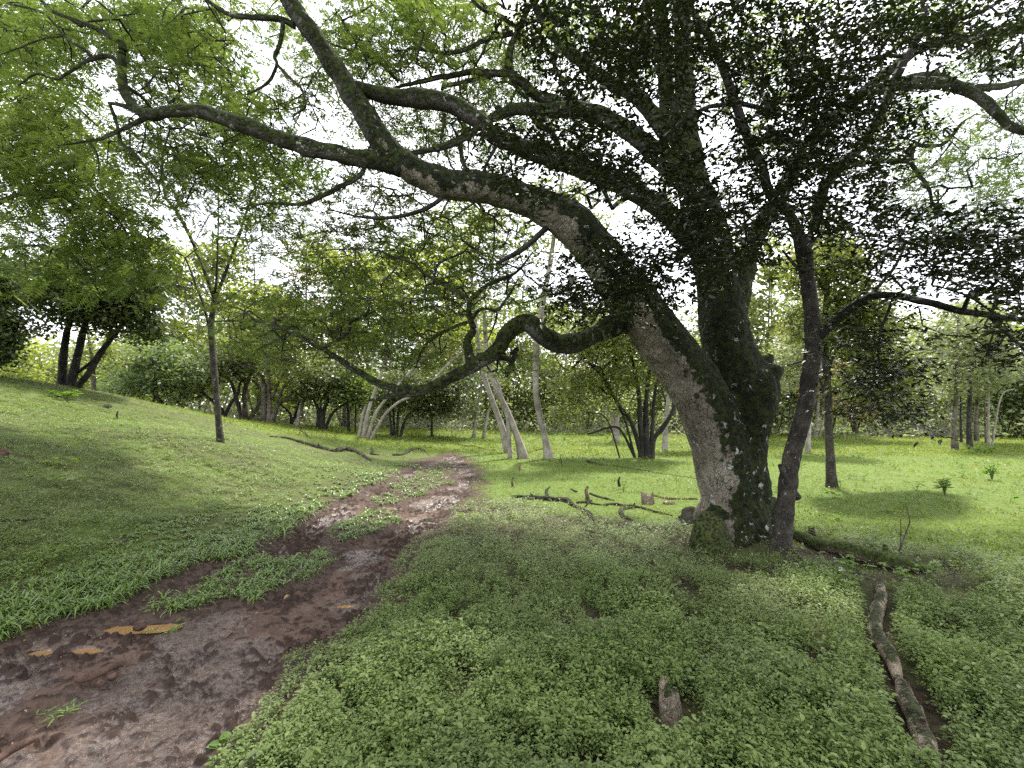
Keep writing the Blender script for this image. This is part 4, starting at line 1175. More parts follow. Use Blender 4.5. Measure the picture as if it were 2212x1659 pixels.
# ------------------------------------------------------------------ feathery tree at the left edge
dl = 9.5
lp = gat(-190, dl)
left = thing('feathery_tree', 'tall bright green feathery tree hanging in from the left edge of the picture', 'tree', lp)
tb = TB(); sk = Skel()
t4 = np.array([[*lp, .32]] + [[*P(u, v, d), w * d / 2000] for u, v, d, w in [(-200, 760, dl, 55), (-215, 600, dl, 48), (-190, 430, dl, 42), (-160, 250, dl, 34), (-120, 60, dl, 26), (-80, -150, dl, 16)]])
t4[0, 2] -= .2
tb.limb(t4, 12, .1, .15, 5); sk.base(catmull(t4[2:], .3)); tb.build('trunk', M_BARK_BG, left)
tb = TB()
for s_ in [[(-200, 560, dl, 26), (-60, 470, dl - .3, 18), (60, 415, dl - .8, 12), (160, 440, dl - 1, 9), (250, 470, dl - 1.2, 6), (300, 560, dl - 1.2, 3)],
           [(-190, 430, dl, 24), (-40, 360, dl, 16), (40, 400, dl - .5, 10), (120, 420, dl - .8, 8), (270, 450, dl - 1, 5), (370, 510, dl - 1.2, 3)],
           [(-160, 250, dl, 22), (0, 180, dl, 14), (120, 200, dl - .4, 9), (220, 280, dl - .6, 5)], [(-200, 640, dl, 20), (-60, 560, dl, 12), (60, 530, dl - .5, 9), (160, 560, dl - 1, 6), (220, 640, dl - 1, 3)],
           [(-120, 60, dl, 18), (0, 0, dl, 12), (100, 40, dl, 6)]]:
    t4 = trace(s_); tb.limb(t4, 8, .08, .1, 6); sk.base(catmull(t4, .25))
T = blob_targets([(40, 100, 70, 70, 1.5, 8, 10), (120, 230, 80, 70, 1.6, 7.8, 10), (40, 280, 80, 90, 2.0, 7.6, 10), (180, 330, 60, 60, 1.6, 7.6, 9.6), (220, 440, 80, 60, 1.5, 7.6, 9.6), (80, 420, 90, 60, 1.5, 7.6, 9.6), (280, 500, 70, 50, 1.6, 7.6, 9.6), (160, 520, 90, 50, 1.2, 7.6, 9.6),
                   (40, 560, 60, 60, .8, 7.6, 9.6), (240, 590, 80, 45, 1.2, 7.6, 9.6), (330, 560, 50, 30, 1.0, 7.8, 9.4), (-150, 300, 150, 250, 1.0, 8, 11), (20, 20, 80, 30, 1, 8, 10)], 7)
tips, tdir = sk.grow(T, .25, .3)
sk.mesh(tb, .0065, .5, 5); tb.build('branches', M_BARK_BLK, left)
fb = Buf(); cn = fbm(tips * .7, 2, 421)
for rep in range(5):
    n = len(tips)
    feather(fb, tips + RNG.normal(0, 1, (n, 3)) * np.array([.32, .32, .18]), rdir(n, .3) + np.array([.1, 0, -.45]), RNG.uniform(.2, .34, n), np.clip(cn + RNG.normal(.05, .18, n), 0, 1), 8, droop=.35)
fb.build('crown', M_LEAF_LEFT, left)

# ------------------------------------------------------------------ the trees round the clearing
M_BG = {
 'olive': leaf_mat('olive_leaf', (.075, .095, .026), (.17, .20, .065), .5, (1.5, 1.5, .8), .5, .35),
 'green': leaf_mat('mid_green_leaf', (.06, .10, .026), (.15, .20, .055), .5, (1.6, 1.6, .7), .5, .35),
 'dark': leaf_mat('deep_green_leaf', (.032, .048, .016), (.085, .11, .04), .35, (1.5, 1.5, .7), .45, .4),
 'grey': leaf_mat('grey_green_leaf', (.10, .12, .06), (.21, .235, .12), .45, (1.4, 1.45, .9), .45, .4),
 'lime': leaf_mat('yellow_green_leaf', (.11, .15, .03), (.21, .25, .065), .55, (1.6, 1.5, .7), .5, .3),
 'blue': leaf_mat('blue_green_leaf', (.075, .105, .04), (.15, .19, .08), .4, (1.4, 1.5, .9), .45, .4),
 'rust': leaf_mat('brownish_leaf', (.12, .105, .045), (.23, .20, .10), .45, (1.5, 1.3, .8), .5, .3),
}
BARK = {'bg': M_BARK_BG, 'blk': M_BARK_BLK, 'pale': M_BARK_PALE, 'dark': M_BARK_DARK}

def bgtree(name, label, u, d, stems, blobs, leafm, bark='bg', ls=.16, dens=3.2, nl=14, dd=2.0, lv=None, group=None, flat=.6, cat='tree', sides=8, step=None):
    """stems: list of [(u, v, w)...] at depth d; blobs: (u, v, ru, rv, weight)"""
    pos = gat(u, d)
    root = thing(name, label, cat, pos, group)
    tb = TB(); sk = Skel(9000)
    k = 0
    for st in stems:
        rows = []
        for i, (uu, v, w) in enumerate(st):
            off = 0 if i == 0 else RNG.normal(0, .03 * d / 20) * i
            rows.append((uu, v, d + off, w))
        t4 = trace(rows)
        if st[0][1] > 860:                                      # a stem that starts at the ground
            t4[0, 2] = zgs(t4[0, 0], t4[0, 1]) - .12
            t4[0, 3] *= 1.25
        c = tb.limb(t4, sides, max(.08, .12 * d / 20), .14, k)
        sk.base(catmull(t4[max(0, len(t4) // 3):], .3 * d / 20) if len(t4) > 2 else t4[-1:])
        k += 1
    T = []
    for bu, bv, ru, rv, w in blobs:
        n = max(4, int(ru * rv * w * dens * 3.4 / 1000.0))
        r = RNG.random(n) ** .45; a = RNG.random(n) * 6.283
        for i in range(n):
            T.append(P(bu + ru * r[i] * math.cos(a[i]), bv + rv * r[i] * math.sin(a[i]), d + RNG.uniform(-1, 1) * min(dd, ru * d / 1000)))
    T = np.array(T)
    tips, tdir = sk.grow(T, .5 * d / 20, .22)
    sk.mesh(tb, .0011 * d ** .75, .5, 4)
    tb.build('trunk', BARK[bark], root)
    fb = Buf()
    cn = fbm(tips * 1.1, 2, 500 + int(u) % 97)
    sc = .30 * d / 20
    for rep in range(int(nl * 2.1)):
        n = len(tips)
        dr = rdir(n, .55) + np.array([0, 0, -.25])
        L = ls * 1.15 * RNG.uniform(.6, 1.3, n)
        leaf4(fb, tips + RNG.normal(0, sc, (n, 3)) * np.array([1, 1, flat]), dr, RNG.normal(0, .5, (n, 3)) + np.array([0, 0, 1]), L, L * .5, np.clip(cn + RNG.normal(0, .25, n), 0, 1), .45)
    fb.build('crown', M_BG[leafm], root)
    return root

bgtree('three_stemmed_tree', 'dark three-stemmed tree on the crest of the left slope', 145, 16.5,
       [[(134, 845, 24), (136, 780, 20), (144, 720, 16), (150, 690, 14), (140, 640, 10), (110, 580, 7)], [(150, 842, 26), (165, 780, 20), (180, 715, 17), (192, 670, 12), (215, 610, 8)],
        [(160, 845, 16), (190, 808, 16), (215, 765, 15), (238, 735, 12), (262, 705, 8), (290, 670, 6)], [(168, 805, 8), (200, 780, 9), (225, 760, 9)], [(148, 700, 9), (175, 680, 8), (190, 668, 8)]],
       [(130, 640, 90, 45, 1.2), (220, 650, 80, 45, 1.3), (60, 600, 60, 40, 1.0), (290, 670, 60, 40, 1.2), (180, 590, 110, 45, 1.2), (300, 610, 60, 40, 1.2), (210, 700, 60, 25, .8), (320, 720, 40, 25, .8), (90, 700, 30, 25, .5)], 'dark', 'blk', .15, 9, 16)
bgtree('hanging_leaf_tree', 'grey green tree with drooping leaves at the far left edge behind the slope', -30, 14,
       [[(-40, 850, 26), (-30, 760, 22), (-40, 640, 16), (-20, 560, 10)]], [(-20, 640, 50, 60, 1.5), (10, 720, 30, 60, 1.5), (-40, 740, 50, 50, 1.3), (10, 600, 40, 40, 1)], 'dark', 'bg', .13, 9, 16)
bgtree('small_pale_tree', 'small pale-trunked tree just right of the three stemmed tree behind the slope', 203, 21,
       [[(203, 870, 12), (202, 820, 11), (198, 770, 9), (190, 720, 6)], [(202, 800, 7), (215, 770, 6), (225, 740, 4)]], [(205, 740, 50, 25, .9), (150, 770, 40, 20, .5), (240, 780, 40, 25, .7)], 'olive', 'bg', .17, 6, 12)
bgtree('bent_tree', 'crooked grey trunk bent to the left under a blue green crown', 362, 24,
       [[(366, 905, 12), (360, 882, 13), (345, 868, 12), (335, 850, 9), (320, 835, 7), (290, 850, 4)], [(322, 900, 6), (330, 870, 6), (335, 852, 6)]],
       [(300, 800, 60, 35, 1.3), (370, 810, 60, 35, 1.4), (330, 760, 70, 25, 1.1), (250, 850, 40, 22, .8), (390, 850, 30, 25, 1.2), (420, 790, 30, 30, .9)], 'blue', 'bg', .20, 7, 13)
bgtree('wide_low_tree', 'low wide-branching dark tree right behind the sapling', 479, 26,
       [[(480, 905, 12), (480, 888, 10), (462, 868, 8), (440, 850, 7), (420, 815, 5)], [(480, 888, 8), (500, 870, 8), (514, 850, 7), (520, 825, 5), (545, 810, 3)], [(444, 855, 4), (420, 858, 3)]],
       [(440, 800, 50, 30, 1.1), (520, 800, 40, 25, .9), (480, 770, 60, 25, .9), (420, 850, 30, 14, .6)], 'dark', 'blk', .2, 7, 12)
bgtree('forked_tree', 'thick mossy forked tree with crossing boughs left of the double trunk', 530, 27,
       [[(528, 912, 16), (530, 880, 13), (528, 855, 12), (533, 830, 10), (545, 800, 8), (555, 770, 5)], [(528, 868, 10), (505, 840, 9), (495, 820, 8), (472, 808, 6), (450, 795, 4)], [(532, 895, 10), (556, 880, 9), (565, 860, 7), (563, 840, 6), (545, 820, 5)], [(532, 830, 7), (515, 810, 6), (500, 800, 5)], [(563, 848, 5), (575, 835, 4), (585, 815, 3)]],
       [(500, 770, 60, 25, .7), (560, 770, 50, 25, .7), (470, 790, 40, 20, .6), (520, 735, 70, 22, .7)], 'olive', 'bg', .2, 7, 12)
bgtree('double_trunk_tree', 'big ivy-grown tree with two upright trunks and long boughs reaching right', 574, 25,
       [[(568, 914, 15), (570, 870, 13), (570, 835, 12), (563, 810, 9), (545, 795, 8), (520, 790, 5)], [(582, 914, 13), (582, 860, 10), (580, 810, 10), (578, 770, 9), (575, 730, 8), (570, 680, 5)],
        [(586, 880, 11), (605, 868, 10), (640, 862, 7), (665, 862, 4)], [(587, 868, 8), (610, 840, 7), (640, 815, 6), (665, 800, 4)], [(588, 860, 7), (600, 830, 6), (625, 790, 5), (650, 760, 3)]],
       [(640, 790, 60, 30, 1.0), (610, 740, 60, 30, 1.0), (560, 700, 70, 30, .9), (680, 830, 50, 25, 1.0), (640, 700, 50, 30, .8), (520, 700, 50, 30, .6)], 'olive', 'bg', .19, 8, 12)
bgtree('little_forked_tree', 'little dark V-forked tree between the double trunk and the clump of dark stems', 628, 26,
       [[(628, 914, 6), (629, 900, 6), (622, 888, 5), (605, 872, 4)], [(629, 902, 6), (640, 888, 6), (645, 872, 5), (650, 850, 3)]], [(620, 860, 30, 14, .9), (655, 850, 30, 16, 1.0)], 'olive', 'blk', .17, 9, 12)
bgtree('slanting_tree', 'slim pale slanting trunk just right of the little forked tree', 643, 25,
       [[(642, 916, 8), (648, 885, 7), (655, 862, 5), (664, 835, 4)]], [(670, 820, 35, 20, 1.0), (700, 850, 30, 18, 1.0)], 'grey', 'pale', .18, 8, 12)
bgtree('clump_stemmed_tree', 'dark rounded tree with three thick stems from one base', 693, 25,
       [[(688, 920, 11), (688, 890, 9), (682, 872, 7), (672, 855, 4)], [(696, 920, 12), (698, 890, 10), (708, 866, 8), (715, 845, 5)], [(700, 920, 7), (715, 898, 7), (730, 882, 6), (752, 868, 4)], [(692, 880, 6), (694, 850, 4)]],
       [(690, 840, 45, 22, 1.4), (740, 840, 45, 25, 1.4), (715, 810, 60, 22, 1.2), (760, 860, 30, 14, 1.0), (660, 850, 25, 14, 1.0)], 'dark', 'blk', .17, 10, 14)
bgtree('slim_tree', 'slim straight tree left of the white leaning trunks', 768, 25, [[(768, 924, 4), (768, 880, 3), (770, 840, 2)], [(754, 922, 7), (752, 890, 6), (748, 860, 4)]], [(760, 840, 40, 22, 1.2), (790, 820, 40, 25, 1.0)], 'green', 'blk', .17, 9, 12)

# the white leaning group
bgtree('white_leaning_tree', 'tall leaning tree with four smooth white trunks fanning out of one base', 790, 22.5,
       [[(775, 926, 7), (784, 895, 6), (792, 875, 5)], [(785, 926, 10), (795, 890, 9), (808, 850, 8), (822, 810, 7), (840, 765, 6), (862, 700, 5), (880, 650, 4)],
        [(792, 926, 8), (812, 893, 7), (840, 855, 6), (870, 820, 5), (910, 780, 6), (950, 745, 5), (985, 700, 4)], [(800, 926, 7), (830, 898, 7), (860, 870, 6), (890, 855, 6), (930, 830, 7), (960, 795, 6), (1000, 760, 5), (1040, 730, 3)]],
       [(860, 640, 60, 30, .6), (960, 690, 60, 30, .6), (1040, 720, 50, 25, .6), (900, 580, 90, 45, .6)], 'lime', 'pale', .19, 7, 10)
bgtree('round_dark_tree', 'rounded dark tree with a sheaf of thin black stems right of the white trunks', 855, 25,
       [[(846, 926, 5), (843, 900, 4), (838, 870, 3)], [(852, 926, 6), (850, 895, 5), (848, 865, 3)], [(858, 926, 5), (860, 895, 5), (868, 870, 3)], [(864, 926, 6), (876, 905, 6), (890, 890, 5), (915, 882, 4), (935, 884, 3)]],
       [(850, 860, 45, 22, 1.5), (900, 850, 50, 25, 1.5), (870, 820, 50, 20, 1.3), (940, 840, 40, 30, 1.4)], 'dark', 'blk', .17, 10, 14)
bgtree('young_dark_tree', 'young dark tree with a single thin stem in the middle of the far tree line', 933, 26,
       [[(933, 926, 5), (932, 905, 4), (930, 890, 3), (926, 870, 2)]], [(930, 880, 40, 18, 1.6), (960, 850, 50, 28, 1.6), (990, 880, 35, 20, 1.4), (1000, 820, 50, 25, 1.2)], 'dark', 'blk', .16, 10, 14)
bgtree('thin_white_tree', 'thin white trunk leaning right beside the twisted fallen root', 1024, 27, [[(1023, 928, 7), (1030, 890, 6), (1038, 845, 4), (1040, 800, 3)]], [(1045, 790, 35, 20, .7)], 'green', 'pale', .17, 8, 10)
bgtree('thin_grey_tree', 'short pale trunk leaning right between the white one and the leaning pair', 1046, 27, [[(1044, 928, 7), (1053, 895, 6), (1063, 870, 4), (1072, 830, 3)]], [(1080, 820, 35, 20, .7)], 'olive', 'pale', .17, 8, 10)
bgtree('leaning_pale_tree', 'left of the two grey trunks leaning left in the clearing', 1097, 19.5,
       [[(1100, 968, 18), (1085, 925, 14), (1065, 870, 12), (1048, 820, 11), (1038, 770, 9), (1028, 700, 8), (1020, 620, 7), (1018, 540, 5), (1016, 480, 4)]], [(1000, 480, 80, 40, .5), (1040, 520, 50, 40, .5), (980, 560, 50, 30, .4)], 'lime', 'pale', .17, 6, 10)
bgtree('leaning_pale_tree', 'right and nearer of the two grey trunks leaning left in the clearing', 1128, 17.8,
       [[(1132, 985, 21), (1118, 945, 15), (1098, 895, 14), (1075, 845, 13), (1060, 800, 12), (1050, 740, 10), (1046, 680, 7)], [(1102, 945, 8), (1096, 900, 8), (1085, 860, 7), (1070, 810, 6)]], [(1080, 640, 70, 30, .5), (1060, 700, 40, 25, .5)], 'olive', 'pale', .16, 6, 10)
bgtree('tall_grey_tree', 'tall slender grey trunk curving up and out of sight above the low mossy limb', 1181, 17.6,
       [[(1186, 990, 21), (1178, 950, 14), (1166, 900, 14), (1158, 850, 13), (1158, 790, 14), (1160, 740, 13), (1167, 690, 13), (1175, 640, 12), (1190, 560, 11), (1200, 480, 9), (1215, 380, 7)]], [(1210, 420, 70, 40, .6), (1250, 500, 60, 40, .7), (1160, 520, 50, 30, .5)], 'olive', 'pale', .16, 6, 10)
bgtree('fan_stemmed_tree', 'dark tree with a fan of curved stems shading the lawn beyond the fallen logs', 1395, 17.4,
       [[(1386, 988, 14), (1386, 950, 13), (1382, 900, 11), (1380, 850, 10), (1370, 800, 8), (1360, 750, 5)], [(1398, 988, 16), (1396, 940, 14), (1395, 880, 11), (1400, 820, 9), (1405, 760, 7), (1400, 700, 4)], [(1406, 985, 13), (1412, 950, 12), (1430, 925, 12), (1447, 900, 9), (1460, 870, 6)],
        [(1388, 945, 10), (1365, 915, 9), (1340, 880, 8), (1320, 845, 7), (1300, 800, 7), (1285, 790, 5), (1262, 782, 4)], [(1318, 842, 6), (1300, 815, 6), (1280, 790, 5), (1255, 778, 5), (1240, 792, 4), (1228, 800, 4), (1212, 790, 3), (1200, 772, 2)], [(1300, 800, 5), (1320, 780, 5), (1340, 775, 5), (1345, 760, 4)],
        [(1372, 905, 5), (1345, 895, 4), (1320, 885, 3)], [(1402, 900, 8), (1415, 850, 7), (1425, 800, 5)], [(1375, 960, 6), (1340, 928, 5), (1310, 925, 5), (1290, 932, 4), (1270, 938, 3)], [(1340, 928, 3), (1310, 905, 3), (1265, 890, 2)]],
       [(1300, 740, 80, 40, 1.0), (1380, 720, 70, 50, 1.2), (1240, 740, 60, 40, .9), (1300, 820, 60, 30, .7), (1250, 830, 60, 40, .9), (1360, 800, 50, 40, .7), (1340, 860, 50, 25, .5), (1430, 800, 40, 40, .7), (1240, 890, 50, 25, .7), (1320, 690, 80, 30, .8)], 'olive', 'blk', .13, 9, 13)
bgtree('stout_tree', 'stout pale trunk with a flared top standing left of the fan stemmed tree', 1331, 27, [[(1331, 946, 17), (1331, 925, 13), (1333, 900, 12), (1345, 870, 8)], [(1329, 915, 8), (1320, 890, 6)]], [(1330, 860, 50, 25, 1.0)], 'olive', 'pale', .18, 7, 12)
bgtree('straight_pale_tree', 'pale trunk seen between the fan stemmed tree and the huge trunk', 1438, 22, [[(1436, 962, 13), (1438, 920, 10), (1443, 870, 9), (1448, 800, 7), (1450, 740, 4)]], [(1450, 740, 50, 40, 1.0), (1470, 800, 40, 40, .8)], 'olive', 'pale', .17, 8, 12)
bgtree('straight_tree', 'straight dark trunk standing alone on the lawn right of the lichen spotted tree', 1795, float(G(1797, 1052)[1]),
       [[(1797, 1056, 26), (1794, 1000, 21), (1790, 920, 19), (1788, 840, 17), (1783, 770, 17), (1782, 700, 15), (1787, 620, 12), (1790, 540, 10), (1788, 450, 7)], [(1788, 860, 7), (1760, 800, 7), (1745, 780, 5), (1700, 790, 3)], [(1790, 800, 7), (1805, 760, 6), (1830, 735, 4)],
        [(1790, 690, 8), (1820, 640, 7), (1850, 600, 4)], [(1785, 640, 7), (1760, 590, 6), (1735, 550, 4)], [(1790, 850, 6), (1830, 835, 4), (1870, 838, 3)]],
       [(1800, 560, 80, 50, .9), (1850, 640, 70, 45, 1.0), (1740, 600, 50, 40, .7), (1880, 700, 70, 45, 1.1), (1830, 740, 50, 40, .9), (1900, 780, 60, 40, 1.1), (1860, 830, 50, 30, .9), (1740, 700, 50, 40, .7), (1940, 830, 40, 40, .8)], 'olive', 'dark', .10, 9, 12)
bgtree('pale_tree', 'pale trunk just right of the lichen spotted tree at the lawn edge', 1745, 20,
       [[(1744, 980, 13), (1747, 940, 10), (1750, 880, 9), (1755, 820, 7), (1760, 760, 4)]], [(1740, 740, 60, 40, 1.0), (1700, 800, 50, 40, 1.0), (1760, 680, 50, 40, .9)], 'grey', 'pale', .15, 8, 12)
for (u, d, w, top, lean, lab, bk) in [(2063, 22, 15, 690, 8, 'thickest brown trunk, leftmost of the group at the right of the clearing', 'bg'), (2077, 26, 6, 720, -8, 'thin dark trunk beside the thickest one in the right hand group', 'blk'),
                                (2095, 23, 14, 790, 0, 'short black ivy-clad trunk in the right hand group', 'blk'), (2110, 27, 12, 730, 10, 'brown trunk right behind the black ivy-clad one', 'bg'),
                                (2130, 26, 5, 760, -8, 'thinnest of the trunks at the right of the clearing', 'bg'), (2137, 24, 7, 780, -6, 'pale forked trunk, rightmost of the group at the right of the clearing', 'pale')]:
    vb = 830 + 0
    b = gat(u, d)
    vb = 829.5 - (math.tan(math.atan2(b[2] - EYE, d) - PITCH)) * 1000
    st = [[(u, max(vb, 875) + 4, w), (u - 2, vb - 50, w * .8), (u + lean * .3, vb - 110, w * .75), (u + lean, top, w * .5)]]
    if 'forked' in lab:
        st.append([(u - 1, vb - 75, 4), (u + 25, vb - 105, 4), (u + 55, vb - 125, 3)])
    bgtree('grove_tree', lab, u, d, st, [(u - 15, 740, 50, 35, 1.0), (u + 20, 790, 55, 35, 1.0), (u + 5, 690, 50, 35, .9), (u - 20, 830, 40, 22, .8)], ['grey', 'grey', 'olive', 'grey', 'lime', 'grey'][int(u) % 6], bk, .18, 5, 12, group='trunks grouped at the right of the clearing')

# the closing tree line, each tree with its own trunk and crown
KINDS = [('olive', 'olive green'), ('green', 'mid green'), ('grey', 'grey green'), ('lime', 'yellow green'), ('rust', 'brownish'), ('dark', 'deep green')]
line = [(380, 30, 'lime', 500), (470, 34, 'olive', 470), (560, 32, 'lime', 520), (650, 36, 'olive', 490), (740, 31, 'lime', 510), (830, 35, 'green', 480), (930, 33, 'lime', 540), (300, 33, 'green', 540), (1010, 37, 'lime', 470), (1650, 30, 'olive', 500), (1760, 32, 'rust', 480),
        (60, 40, 'lime', 720), (150, 46, 'olive', 760), (260, 44, 'lime', 720), (330, 50, 'green', 680), (430, 42, 'green', 640), (500, 50, 'olive', 600), (560, 46, 'lime', 580), (640, 40, 'grey', 620), (700, 48, 'rust', 560), (760, 42, 'green', 600),
        (830, 50, 'lime', 590), (900, 40, 'green', 640), (960, 46, 'rust', 640), (1030, 42, 'green', 640), (1090, 38, 'olive', 650), (1150, 44, 'green', 620), (1210, 36, 'olive', 640), (1270, 42, 'rust', 660), (1330, 36, 'green', 680), (1390, 42, 'olive', 680),
        (1460, 38, 'grey', 640), (1540, 42, 'olive', 620), (1620, 36, 'grey', 600), (1680, 40, 'olive', 560), (1720, 34, 'grey', 620), (1790, 40, 'lime', 640), (1850, 36, 'rust', 700), (1920, 38, 'grey', 720), (1980, 44, 'olive', 660),
        (2040, 36, 'grey', 640), (2110, 42, 'lime', 600), (2170, 36, 'green', 660), (2230, 34, 'dark', 760), (2290, 38, 'grey', 640), (-60, 42, 'green', 700), (10, 50, 'grey', 740)]
WHERE = ['behind the crest of the left slope', 'behind the sapling', 'behind the double trunk', 'behind the white leaning trunks', 'behind the leaning pair', 'behind the fan stemmed tree', 'behind the huge trunk', 'behind the lone straight trunk', 'behind the right hand group of trunks']
seen = {}
for (u, d, k, top) in line:
    b = gat(u, d)
    vb = 829.5 - (math.tan(math.atan2(b[2] - EYE, d) - PITCH)) * 1000
    w = RNG.uniform(5, 11)
    ln = RNG.uniform(-18, 18)
    mid = (vb + top) / 2
    stems = [[(u, max(vb, 870) + 3, w), (u + ln * .3, vb - 40, w * .8), (u + ln, mid, w * .6), (u + ln * 1.3, top + 30, w * .3)],
             [(u + ln * .3, vb - 35, w * .5), (u - 25, vb - 75, w * .4), (u - 45, mid, w * .25)], [(u + ln * .4, vb - 45, w * .5), (u + 30, vb - 90, w * .35), (u + 50, mid - 10, w * .2)]]
    H = vb - top
    bl = []
    for q in range(10):
        bl.append((u + RNG.uniform(-55, 55), top + H * RNG.uniform(.08, .85), RNG.uniform(28, 50), RNG.uniform(18, 34), RNG.uniform(.5, 1.1)))
    zone = WHERE[min(int((u + 60) / 2360 * 9), 8)]
    look = dict(KINDS)[k]
    size = 'tall' if top < 640 else 'low'
    form = ['one-stemmed', 'broad', 'narrow', 'rounded'][int(w) % 4]
    lab = f'{size} {look} {form} tree {zone}'
    if lab in seen:
        lab = f'{size} {look} {form} tree further right {zone}'
    if lab in seen:
        lab = f'{size} {look} {form} tree furthest back {zone}'
    seen[lab] = 1
    bgtree('forest_tree', lab, u, d, stems, bl, k, 'pale' if RNG.random() < .35 else 'bg', .33, 6.0, 11, group='trees closing off the clearing', sides=6)

# undergrowth at the foot of the tree line
fb = Buf(); tb = TB()
n = 9000
u = RNG.uniform(-150, 2400, n); d = RNG.uniform(30, 44, n) + 4 * (RNG.random(n) < .3)
x = (u - 1106) / 1000 * d
cl = fbm(xy3(x, d, .22), 3, 601)
hh = np.clip((cl - .32) * 6, .1, 2.3) * RNG.random(n)
z = zg(x, d)
for rep in range(3):
    L = RNG.uniform(.14, .34, n)
    leaf4(fb, np.stack([x + RNG.normal(0, .3, n), d + RNG.normal(0, .3, n), z + hh + RNG.normal(0, .1, n)], -1), rdir(n, .6), rdir(n, 1), L, L * .5, np.clip(cl + RNG.normal(0, .3, n), 0, 1))
o = fb.build('undergrowth', M_BG['grey'])
tag(o, 'tangled pale green undergrowth at the foot of the far tree line', 'undergrowth', kind='stuff')
for i in range(420):
    uu = RNG.choice([RNG.uniform(870, 1010), RNG.uniform(1880, 2060), RNG.uniform(1100, 1700), RNG.uniform(200, 760)]); dd_ = RNG.uniform(31, 36)
    b = gat(uu, dd_); q = [b]
    dr = rdir(1, .8)[0]; dr[2] = abs(dr[2]) + .4
    for k in range(4):
        q.append(q[-1] + dr * RNG.uniform(.2, .5)); dr = nrm(dr + rdir(1)[0] * .6)
    V, F = tube(np.array(q), np.linspace(.02, .006, 5), 4, False); tb.add(V, F)
o = tb.build('undergrowth', M_BARK_PALE)
tag(o, 'leafless pale tangled brush along the far edge of the clearing', 'undergrowth', kind='stuff')

# ------------------------------------------------------------------ fallen wood, stumps, stones
M_MOSSLOG = bark_mat('mossy_log_bark', (.16, .12, .09), (.07, .05, .04), moss=(.05, .075, .010), moss_bias=.35, lichen=.15, scale=2, moss_dark=(.015, .022, .006))
M_ROTBROWN = bark_mat('brown_rotting_bark', (.26, .19, .12), (.13, .09, .055), moss=(.06, .08, .02), moss_bias=-.15, lichen=.25, scale=2.5)
M_MUDWOOD = bark_mat('muddy_wood', (.10, .06, .045), (.05, .03, .023), moss_bias=-.9, lichen=0, scale=4, bump=.4)

def gpts(rows, sink=.35):
    out = []
    for r in rows:
        p = G(r[0], r[1])
        rad = .82 * r[2] * p[1] / 2000.0 / math.sqrt(1 + .9 * ((r[0] - 1106) / 1000.0) ** 2)
        out.append([p[0], p[1], p[2] + rad * (1 - sink) + (r[3] if len(r) > 3 else 0), rad])
    return np.array(out)

def stick(name, label, cat, rows, mat, sides=10, rough=.16, sink=.35, group=None, knots=0, extra=()):
    tb = TB()
    t4 = gpts(rows, sink)
    c = catmull(t4, max(.02, float(np.median(t4[:, 3])) * .7))
    c[:, :3] += (np.stack([fbm(c[:, :3] * 6, 2, 700 + k) - .5 for k in range(3)], -1)) * np.minimum(c[:, 3] * 1.2, .05)[:, None]
    c[:, 3] *= 1 + .35 * (fbm(c[:, :3] * 8, 2, 707) - .5)
    V, F = tube(c[:, :3], c[:, 3], sides, True, rough, 710); tb.add(V, F)
    for e in extra:
        e4 = gpts(e, sink); tb.limb(e4, 8, .03, .14, 3)
    for k in range(knots):
        i = int(RNG.integers(2, len(c) - 2)); r = c[i, 3]
        dr = nrm(rdir(1)[0] + np.array([0, 0, .9]))
        q = np.array([c[i, :3], c[i, :3] + dr * r * 1.4, c[i, :3] + dr * r * 2.3]); V, F = tube(q, [r * .6, r * .45, r * .25], 7, True); tb.add(V, F)
    o = tb.build(name, mat)
    return tag(o, label, cat, group)

stick('fallen_branch', 'long dark fallen branch snaking down the green slope towards the track', 'fallen branch', [(583, 944, 4), (620, 948, 7), (655, 958, 8), (690, 968, 11), (722, 977, 11), (745, 972, 14), (772, 980, 11), (802, 996, 6)], M_DEAD, knots=4)
stick('dead_twig', 'bare arching twigs just behind the long fallen branch', 'twig', [(671, 948, 3), (650, 936, 2, .12), (630, 928, 2, .2), (605, 924, 2, .15)], M_DEAD, 6, extra=[[(648, 936, 2, .12), (660, 925, 1.5, .3), (670, 918, 1, .4)], [(630, 928, 2, .2), (622, 916, 1, .35)], [(665, 945, 2, .05), (640, 922, 1.5, .35), (615, 918, 1, .3)]])
stick('curved_branch', 'short dark hooked branch lying between the slope and the top of the track', 'fallen branch', [(848, 984, 4), (870, 983, 6), (893, 971, 7), (912, 972, 6), (926, 982, 3)], M_DEAD, knots=1)
stick('dark_stub', 'small black wood stub beside the lower end of the long fallen branch', 'stub', [(803, 981, 9, -.05), (803, 979, 8, .08), (802, 978, 5, .14)], M_DEADBLK, extra=[[(806, 981, 5), (818, 982, 3)]])
stick('dead_branch', 'reddish dead branch lying in the sunny grass beyond the end of the track', 'fallen branch', [(983, 958, 3), (1003, 965, 5), (1025, 966, 4), (1060, 972, 3), (1110, 972, 3)], M_DEAD, knots=2)
stick('fallen_branch', 'short branch on the grass at the foot of the tall grey curving tree', 'fallen branch', [(1158, 973, 4), (1180, 971, 4), (1205, 972, 3)], M_DEAD)
stick('black_log', 'thick black rotten log, leftmost of the fallen wood before the huge tree', 'log', [(1104, 1077, 7), (1150, 1079, 12), (1200, 1083, 14), (1226, 1087, 15), (1236, 1096, 12), (1246, 1101, 6)], M_DEADBLK, knots=2)
stick('dark_stub', 'black pointed stub standing just behind the thick black log', 'stub', [(1182, 1076, 10, -.03), (1181, 1072, 8, .07), (1186, 1070, 3, .13)], M_DEADBLK)
